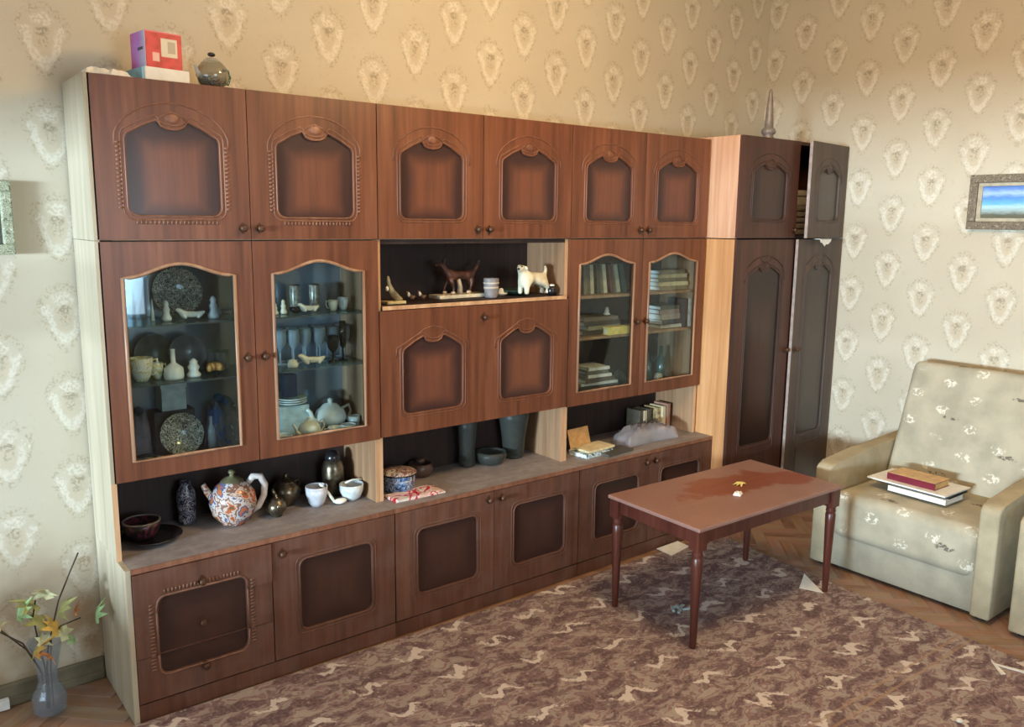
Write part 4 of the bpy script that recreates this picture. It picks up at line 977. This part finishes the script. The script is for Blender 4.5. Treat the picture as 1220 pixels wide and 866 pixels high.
def stack(spec, x, y, z, base_label, seed):
    random.seed(seed)
    for k, (w, d, h, c, nmc) in enumerate(spec):
        pos = 'bottom' if k == 0 else ('topmost' if k == len(spec)-1 else ['second', 'third', 'fourth', 'fifth', 'sixth', 'seventh', 'eighth'][k-1])
        book('lying_book', f'{nmc} book, {pos} of the stack {base_label}', (x+random.uniform(-.01, .01), y, z), random.uniform(-.08, .08), w, d, h, plain('cover_%d_%d' % (seed, k), c, .5)); z += h+.0006
stack([(.26, .15, .026, (90, 78, 66), 'dull brown'), (.25, .15, .020, (150, 140, 120), 'beige'), (.26, .15, .024, (84, 78, 72), 'dark grey'), (.24, .14, .018, (120, 108, 96), 'taupe')], 2.41, -.07, T2+.0005, 'behind the left book door', 101)
figpart([(r*1.1, z*.55) for r, z in FIG], 'small white bust figurine on the books behind the left book door', 'small_bust', 'figurine', (2.49, -.09, T2+.0925))
t = thing('yellow_book', 'thick yellow book lying at the middle shelf front behind the left book door', 'book', (2.535, -.168, T2+.0005), .02)
part('cover', B().box(-.13, .13, -.022, .022, 0, .004).box(-.13, .13, -.022, .022, .036, .040).box(-.13, .13, -.022, -.018, .004, .036), plain('yellow_cover', (224, 196, 104), .5), t, world=False)
part('page_block', B().box(-.125, .125, -.018, .02, .004, .036), cream_paper, t, world=False)
stack([(.27, .17, .018, (96, 92, 84), 'dark'), (.26, .17, .014, (206, 200, 186), 'white'), (.27, .16, .020, (74, 70, 66), 'charcoal'), (.25, .16, .014, (190, 184, 170), 'pale'), (.22, .16, .022, (92, 80, 70), 'brown'), (.16, .15, .016, (212, 206, 194), 'small white'), (.15, .14, .02, (110, 104, 92), 'olive grey'), (.14, .14, .016, (214, 208, 196), 'narrow white')], 2.38, -.09, T3+.0005, 'at the bottom of the left book door', 103)
t = pot('green_tureen', 'pale green glass tureen right of the magazine stack', 'tureen', (2.63, -.05, T3), .3, .8, glass_green)
stack([(.25, .15, .022, (150, 136, 104), 'tan'), (.24, .15, .022, (206, 190, 150), 'cream'), (.24, .15, .020, (120, 112, 88), 'olive'), (.22, .14, .022, (176, 164, 132), 'beige'), (.22, .14, .020, (130, 120, 96), 'khaki')], 2.932, -.08, T1+.0005, 'on the top shelf behind the right book door', 104)
stack([(.17, .15, .018, (196, 190, 176), 'white'), (.165, .15, .028, (86, 82, 84), 'dark grey'), (.165, .15, .030, (166, 154, 144), 'grey beige'), (.155, .14, .024, (150, 130, 120), 'rosy grey'), (.16, .14, .020, (90, 92, 80), 'olive')], 2.925, -.08, T2+.0005, 'on the middle shelf behind the right book door', 105)
for k, (x, c, n_) in enumerate(((3.032, (60, 62, 64), 'black'), (3.062, (214, 212, 208), 'white'))):
    single('upright_book', B().box(-.014, .014, -.07, .06, 0, .158), plain('upright_cover_%d' % k, c, .5), n_+' book standing upright right of the middle stack, right book door', 'book', (x, -.105, T2+.0005), smooth=False, bevel=.0015)
single('small_jar', B().lathe([(0, 0), (.02, 0), (.024, .02), (.022, .045), (.014, .052), (0, .053)], n=16), patchy('striped_jar_glaze', [(200, 196, 186), (120, 116, 106), (214, 210, 200)], 60), 'small white patterned jar at the bottom of the right book door', 'jar', (2.895, -.11, T3))
single('green_bottle', B().lathe([(0, 0), (.024, 0), (.026, .02), (.026, .11), (.011, .14), (.010, .19), (0, .19)], n=16), glass_green, 'green glass bottle standing behind the small patterned jar', 'bottle', (2.99, -.04, T3))
single('green_bottle', B().lathe([(0, 0), (.02, 0), (.022, .02), (.022, .10), (.010, .12), (.009, .16), (0, .16)], n=16), glass_green, 'shorter green bottle left of the tall green bottle', 'bottle', (2.90, -.02, T3))

# ------------------------------------------------------------ table
TX, TY, TA, TW, TD, TZ = 1.9404, -1.2055, -.0303, 1.0083, .5355, .5428
def tabletop():
    m = Mat('dusty_red_tabletop'); x, y, z = m.coord()
    g = m.noise(m.xyz(x*3, y*40, z*3), 1, 3, .6)
    c = m.ramp(g, [(.3, (110, 54, 40)), (.7, (132, 68, 50))])
    n = m.noise(m.vec, 5.5, 4, .6, .8); e = (((x-.60)*1.5).m('POWER', 2.0)+((y-.32)*3.2).m('POWER', 2.0)).sqrt()+(n-.5)*.9
    e = e.min((((x-.90)*3.6).m('POWER', 2.0)+((y-.22)*4.5).m('POWER', 2.0)).sqrt()+(n-.5)*.7)
    wipe = 1-e.ss(.34, .50); f = m.noise(m.vec, 60, 3, .7)
    dust = ((1-wipe*.85)*(.78+(f-.5)*.5+(n-.5)*.5)).clamp()
    c = m.mix(dust, c, (150, 118, 108)); c = m.mix(wipe*.3, c, (150, 84, 54)); m.col(c); m.set(.45); return m.mt
tw_ = wood('reddish_table_wood', (62, 29, 22), (82, 39, 29), (102, 54, 40), .35)
t = thing('coffee_table', 'low reddish brown wooden table with dusty top on the carpet', 'table', (TX, TY, 0.0095), TA)
part('tabletop', B().box(0, TW, 0, TD, TZ-.026, TZ-.0095), tabletop(), t, world=False, bevel=.004)
H = TZ-.026
i_ = .028
for (a, b_) in (((i_, i_), (TW-i_, i_)), ((i_, TD-i_), (TW-i_, TD-i_)), ((i_, i_), (i_, TD-i_)), ((TW-i_, i_), (TW-i_, TD-i_))):
    x0, y0 = a; x1, y1 = b_
    part('apron', B().box(min(x0, x1)-(.008 if x0 == x1 else -.01), max(x0, x1)+(.008 if x0 == x1 else -.01), min(y0, y1)-(.008 if y0 == y1 else -.01), max(y0, y1)+(.008 if y0 == y1 else -.01), H-.062, H-.0005), tw_, t, world=False, bevel=.001)
for x in (i_+.006, TW-i_-.006):
    for y in (i_+.006, TD-i_-.006):
        b = B().box(x-.026, x+.026, y-.026, y+.026, H-.085, H-.001)
        b.lathe([(0, 0), (.013, 0), (.0145, .02), (.019, .20), (.0235, H-.16), (.024, H-.125), (.020, H-.118), (.024, H-.108), (.021, H-.098), (.024, H-.086), (0, H-.085)], c=(x, y, 0), n=16)
        part('leg', b, tw_, t, world=False, smooth='auto')
zt = TZ+.001
def leaf_outline(s):
    pts = []; lobes = [(-150, .45), (-120, .25), (-85, .8), (-60, .42), (-40, .75), (-20, .5), (0, 1.0), (20, .5), (40, .75), (60, .42), (85, .8), (120, .25), (150, .45)]
    pts = [(sin(math.radians(a))*r*s, cos(math.radians(a))*r*s+.2*s) for a, r in lobes]; return pts
def leaf_bm(s, curl=.25, seed=0):
    bm = B(); random.seed(seed); pts = leaf_outline(s); c = bm.bm.verts.new((0, .1*s, 0)); vs = [bm.bm.verts.new((x, y, -curl*(x*x+(y-.2*s)**2)/s+random.uniform(-.06, .06)*s)) for x, y in pts]
    for i in range(len(vs)-1): bm.bm.faces.new((c, vs[i], vs[i+1]))
    bm.bm.faces.new((c, vs[-1], vs[0]))
    ex = bmesh.ops.extrude_face_region(bm.bm, geom=list(bm.bm.faces))
    bmesh.ops.translate(bm.bm, verts=[v for v in ex['geom'] if isinstance(v, bmesh.types.BMVert)], vec=(0, 0, .0008)); return bm
b = leaf_bm(.045, .5, 4)
single('dry_leaf', b, plain('yellow_dry_leaf', (206, 180, 96), .7), 'curled yellow dry leaf lying on the table', 'leaf', (2.565, -.955, zt+.016), .7, smooth=False)
single('paper_scrap', crumple(.05, .035, .014, 6, 5, 5), white_paper, 'small crumpled white paper on the table beside the leaf', 'paper', (2.430, -1.022, zt), .4, smooth=False)

# ------------------------------------------------------------ litter on the carpet
def flat(poly, z=.0098, h=.0012): return B().prism(poly, z, z+h, 'z')
single('white_sheet', flat([(2.663, -.352), (2.656, -.465), (2.832, -.437), (2.841, -.348)], h=.002), white_paper, 'white sheet lying on the carpet under the table near the cabinet', 'paper', (0, 0, 0), smooth=False)
b = B(); P_ = [(2.846, -1.108, .0100), (2.985, -1.045, .026), (2.89, -1.211, .0100)]
v = [b.bm.verts.new(p) for p in P_]+[b.bm.verts.new((p[0], p[1], p[2]+.0012)) for p in P_]
for f in ((0, 1, 2), (3, 5, 4), (0, 3, 4, 1), (1, 4, 5, 2), (2, 5, 3, 0)): b.bm.faces.new([v[i] for i in f])
single('paper_triangle', b, white_paper, 'triangular white paper scrap by the right table leg', 'paper', (0, 0, 0), smooth=False)
b = B()
for k, (x, y, a, l) in enumerate(((0, 0, .5, .03), (.03, .02, .2, .025), (-.02, .025, .9, .02), (.035, -.01, -.3, .02), (.01, .035, 0, .015))):
    Mx = Matrix.Translation((x, y, 0)) @ Matrix.Rotation(a, 4, 'Z'); b.box(-l, l, -.006, .006, 0, .006, Mx)
single('torn_wrapper', b, plain('pale_blue_foil', (176, 200, 206), .3), 'torn pale blue wrapper on the carpet behind the front table leg', 'litter', (2.196, -.915, .0098), smooth=False)
single('white_strip', flat([(2.855, -1.985), (2.873, -1.975), (2.80, -2.06), (2.782, -2.05)], h=.004), white_paper, 'short white strip on the carpet near the second armchair', 'paper', (0, 0, 0), smooth=False)
single('white_strip', flat([(2.845, -2.012), (2.852, -1.998), (2.905, -2.17), (2.89, -2.18)], h=.004), white_paper, 'longer white strip crossing toward the right edge of the carpet', 'paper', (0, 0, 0), smooth=False)
single('white_crumb', B().ball((0, 0, .006), .012, 1.3, 1, .5, 8), white_paper, 'small white crumb on the carpet in the foreground', 'litter', (2.32, -2.095, .010))
single('white_cube', B().box(-.018, .018, -.012, .012, 0, .038), white_paper, 'small white cube against the baseboard left of the vase', 'socket', (-.345, .045, .001), smooth=False, bevel=.003)

# ------------------------------------------------------------ armchairs
def fabric(name, flowers=True, base=(174, 166, 146)):
    m = Mat(name); x, y, z = m.coord(); f = m.noise(m.vec, 160, 2, .7); g = m.noise(m.vec, 7, 3, .5)
    d = tuple(int(k*.94) for k in base); l = tuple(min(255, int(k*1.07)) for k in base)
    c = m.ramp(g, [(.35, d), (.65, l)]); c = m.mix((f-.4).clamp()*.5, c, (200, 190, 164))
    if flowers:
        w = m.noise(m.vec, 24, 2); v = m.noise(m.vec, 52, 3, .6, .5)
        # lattice of loose flower marks on y and (x+z)
        s = z+x*.6; a, b = .155, .17
        ty = y/a; ci = (ty+.5).floor(); du = (ty-ci)*a+(w-.5)*.03
        ts = s/b-ci.mod(2.0)*.5; dv = (ts-(ts+.5).floor())*b+(v-.5)*.03
        q = ((du/.040).m('POWER', 2.0)+(dv/.030).m('POWER', 2.0)).sqrt()
        c = m.mix((1-q.ss(.7, 1.1))*v.ss(.50, .56)*m.noise(m.vec, 4.3, 1).ss(.39, .46)*.95, c, (226, 220, 204))
        ty2 = (y+.05)/.31; c2 = (ty2+.5).floor(); d2 = (ty2-c2)*.31; ts2 = (s+.04)/.34-c2.mod(2.0)*.5; e2 = (ts2-(ts2+.5).floor())*.34
        q2 = ((d2/.05).m('POWER', 2.0)+((e2+(w-.5)*.04)/.011).m('POWER', 2.0)).sqrt()
        c = m.mix((1-q2.ss(.7, 1.1))*v.ss(.45, .5)*.8, c, (92, 84, 76))
    m.col(c); m.set(.95, 0, .15); m.bump(f, .5, .002); return m.mt
fab_fl = fabric('flowered_upholstery'); fab = fabric('plain_upholstery', False, (172, 160, 134)); fab_ap = fabric('greyish_upholstery', False, (160, 156, 140))
def rbox(x0, x1, y0, y1, z0, z1, r, seg=4, M=None):
    b = B().box(x0, x1, y0, y1, z0, z1)
    bmesh.ops.bevel(b.bm, geom=list(b.bm.edges), offset=r, segments=seg, affect='EDGES', profile=.5)
    if M is not None: bmesh.ops.transform(b.bm, matrix=M, verts=b.bm.verts)
    return b
AX, AY0, AY1 = 3.190, -.940, -1.832
def armchair(label, loc):
    t = thing('armchair', label, 'armchair', loc, 0)
    W_ = AY0-AY1; aw = .085; D = .86
    for k, y0 in enumerate((-aw, -W_)):
        y1 = y0+aw
        poly = [(0, .02), (D, .02), (D, .60), (.35, .575), (.06, .548), (.02, .540), (0, .52)]
        b = B().prism([(u, v) for u, v in poly], y0, y1)
        bmesh.ops.bevel(b.bm, geom=[e for e in b.bm.edges], offset=.012, segments=3, affect='EDGES', profile=.5)
        part('arm', b, fab, t, world=False, smooth='auto')
    part('front_apron', rbox(.035, .07, -W_+aw+.002, -aw-.002, .02, .22, .006, 2), fab_ap, t, world=False, smooth='auto')
    sc = rbox(.012, .60, -W_+aw+.004, -aw-.004, .172, .415, .055, 5)
    for v in sc.bm.verts:
        if v.co.z > .3: v.co.z += .012*sin(PI*max(0, min(1, (v.co.x)/.6)))
    part('seat_cushion', sc, fab_fl, t, world=False, smooth=True)
    Mx = Matrix.Translation((.585, 0, .375)) @ Matrix.Rotation(.34, 4, 'Y')
    part('backrest', rbox(-.06, .10, -W_+aw-.008+.012, -aw-.004-.0, -.02, .675, .045, 5, Mx), fab_fl, t, world=False, smooth=True)
    part('rear_panel', rbox(D-.04, D-.01, -W_+aw+.002, -aw-.002, .02, .5, .006, 2), fab_ap, t, world=False, smooth='auto')
    for x in (.06, D-.08):
        for y in (-.05, -W_+.05): part('foot', B().box(x-.02, x+.02, y-.02, y+.02, 0, .022), dark_m, t, world=False)
    return t
ac = armchair('beige flowered armchair with books on its seat against the right wall', (AX, AY0, 0))
copy_thing(ac, (AX-.02, AY1-.085, 0), 0, 'second beige armchair cut off by the right edge of the photo')
zs = .434
book('white_book', 'thick white book at the bottom of the pile on the armchair seat', (3.47, -1.378, zs), PI/2*0-1.62+.02, .29, .18, .026, white_paper)
book('black_folder', 'thin black folder on the thick white book on the armchair', (3.50, -1.36, zs+.0265), -1.58, .33, .19, .010, blk, blk, cat='folder')
single('white_board', B().box(-.125, .125, -.2, .2, 0, .008), white_paper, 'wide thin white board under the red book on the armchair', 'board', (3.505, -1.32, zs+.037), -.03, smooth=False, bevel=.001)
book('red_book', 'dark red book with tan cover on top of the pile on the armchair', (3.495, -1.325, zs+.0455), -1.60, .245, .145, .034, plain('maroon_spine', (120, 34, 52), .4), plain('tan_pages', (206, 168, 110), .7))
o = bpy.data.objects['red_book']
part('front_board', B().box(-.122, .122, -.071, .0725, .0338, .0358), plain('tan_front_board', (214, 176, 122), .5), o, world=False, label='tan upper cover')

# ------------------------------------------------------------ pictures
fr_m = patchy('carved_grey_frame', [(104, 92, 76), (132, 118, 98), (92, 80, 66), (150, 136, 114)], 60, .55, .6)
def frame(t, c0, c1, z0, z1, w, depth, m, plane, side):
    """c0..c1 along the wall, plane = room-side position"""
def sea():
    m = Mat('seascape_picture'); x, y, z = m.coord(); n = m.noise(m.xyz(x, y*3, z*18), 6, 3, .6)
    v = z*5.2+.5+(n-.5)*.16
    m.col(m.ramp(v.clamp(), [(.0, (84, 76, 58)), (.16, (96, 96, 78)), (.24, (150, 168, 168)), (.38, (176, 214, 226)), (.46, (110, 182, 220)), (.62, (90, 142, 220)), (.74, (170, 200, 236)), (.85, (100, 140, 210)), (1, (66, 92, 150))])); m.set(.35); return m.mt
y0, y1, z0, z1 = -1.160, -1.80, 1.737, 2.022; zc = (z0+z1)/2; yc = (y0+y1)/2
t = thing('seascape_painting', 'small seascape picture in a carved grey wooden frame on the right wall', 'picture', (XR-.001, yc, zc)); t.rotation_euler = (0, 0, 0)
fw = .042; hy = (y0-y1)/2; hz = (z1-z0)/2
b = B()
for (a0, a1, b0, b1) in ((-hy, hy, hz-fw, hz), (-hy, hy, -hz, -hz+fw), (-hy, -hy+fw, -hz+fw, hz-fw), (hy-fw, hy, -hz+fw, hz-fw)):
    b.box(-.034, -.001, a0, a1, b0, b1)
part('frame', b, fr_m, t, world=False, bevel=.004)
b = B()
for (a0, a1, b0, b1) in ((-hy+fw, hy-fw, hz-fw-.018, hz-fw), (-hy+fw, hy-fw, -hz+fw, -hz+fw+.018), (-hy+fw, -hy+fw+.022, -hz+fw+.018, hz-fw-.018), (hy-fw-.022, hy-fw, -hz+fw+.018, hz-fw-.018)):
    b.box(-.022, -.004, a0, a1, b0, b1)
part('inner_slip', b, plain('pale_slip', (184, 172, 148), .5), t, world=False, bevel=.002, label='pale inner slip of the frame')
part('canvas', B().box(-.012, -.002, -hy+fw, hy-fw, -hz+fw, hz-fw), sea(), t, world=False, label='blue sea and sky picture')
# picture at the left edge
t = thing('edge_picture', 'picture in an ornate pale greenish frame, cut by the left edge of the photo', 'picture', (-.47, ywall(-.47)-.002, 1.742), .0243)
hx, hz = .285, .122; b = B()
for (a0, a1, b0, b1) in ((-hx, hx, hz-.034, hz), (-hx, hx, -hz, -hz+.034), (-hx, -hx+.034, -hz+.034, hz-.034), (hx-.034, hx, -hz+.034, hz-.034)):
    b.box(a0, a1, -.042, 0, b0, b1)
part('frame', b, patchy('pale_green_carved_frame', [(110, 112, 88), (176, 180, 156), (140, 144, 116), (200, 202, 180)], 70, .5, .5), t, world=False, bevel=.005)
part('canvas', B().box(-hx+.03, hx-.03, -.02, -.004, -hz+.03, hz-.03), plain('dark_picture', (70, 66, 52), .4), t, world=False)

# ------------------------------------------------------------ vase with autumn branches
VX, VY = -.216, -.075
t = thing('glass_vase', 'clear glass vase with bulged foot on the floor left of the wall unit', 'vase', (VX, VY, 0.001))
part('vase_body', B().lathe([(0, 0), (.036, 0), (.052, .012), (.056, .04), (.054, .075), (.040, .100), (.030, .125), (.036, .18), (.050, .25), (.058, .275), (.055, .275), (.046, .25), (.032, .18), (.026, .125), (.037, .098), (.050, .073), (.052, .04), (.048, .014), (0, .010)], n=16), thin_glass('bluish_vase_glass', (242, 246, 250), .02, .1, .16, (214, 222, 232)), t, world=False, smooth=False)
t = thing('autumn_branches', 'dry autumn branches with yellow and green leaves standing in the glass vase', 'branches', (VX, VY, .02))
stems = [[(0, 0, 0), (-.02, -.01, .15), (-.06, -.02, .25), (-.14, -.03, .36), (-.20, -.04, .44)], [(.01, 0, 0), (.012, 0, .15), (.02, -.01, .28), (.05, -.02, .40), (.095, -.02, .50), (.125, -.01, .555)],
         [(0, .01, 0), (0, 0, .15), (.01, -.01, .25), (.05, -.03, .31), (.11, -.05, .33)], [(-.005, 0, 0), (-.005, 0, .15), (-.02, 0, .26), (-.03, -.01, .36), (-.02, -.02, .42)], [(-.01, 0, 0), (-.018, -.01, .15), (-.07, -.03, .28), (-.17, -.05, .385)]]
sm = plain('dark_twig', (70, 58, 46), .8)
for s_ in stems: part('stem', B().tube(s_, .0028, 5), sm, t, world=False, smooth=True)
lm = [plain('yellow_leaf', (206, 168, 84), .7, 0, .2), plain('olive_leaf', (152, 150, 92), .7, 0, .2), plain('pale_green_leaf', (156, 186, 130), .7, 0, .2), plain('orange_leaf', (206, 138, 92), .7, 0, .2), plain('pale_cream_leaf', (206, 204, 160), .7, 0, .15)]
L_ = [(-.075, -.03, .375, 2, .050), (-.02, -.03, .40, 1, .055), (.02, -.03, .43, 4, .050), (-.045, -.04, .235, 0, .055), (.01, -.05, .22, 3, .045), (.055, -.05, .275, 4, .050), (.085, -.05, .245, 2, .030), (.155, -.06, .31, 2, .050),
      (.095, -.04, .345, 3, .030), (.04, -.04, .36, 1, .055), (-.005, -.04, .33, 1, .060), (-.14, -.05, .36, 4, .035), (-.19, -.05, .32, 0, .03), (.03, -.05, .30, 0, .05), (-.02, -.05, .27, 4, .035)]
random.seed(5)
for k, (x, y, z, c, s_) in enumerate(L_):
    o = part('leaf', leaf_bm(s_*1.3, .5, k), lm[c], t, world=False, smooth=False, loc=(x, y, z))
    o.rotation_euler = (random.uniform(.7, 1.5), random.uniform(-.5, .5), random.uniform(-2.5, 2.5))
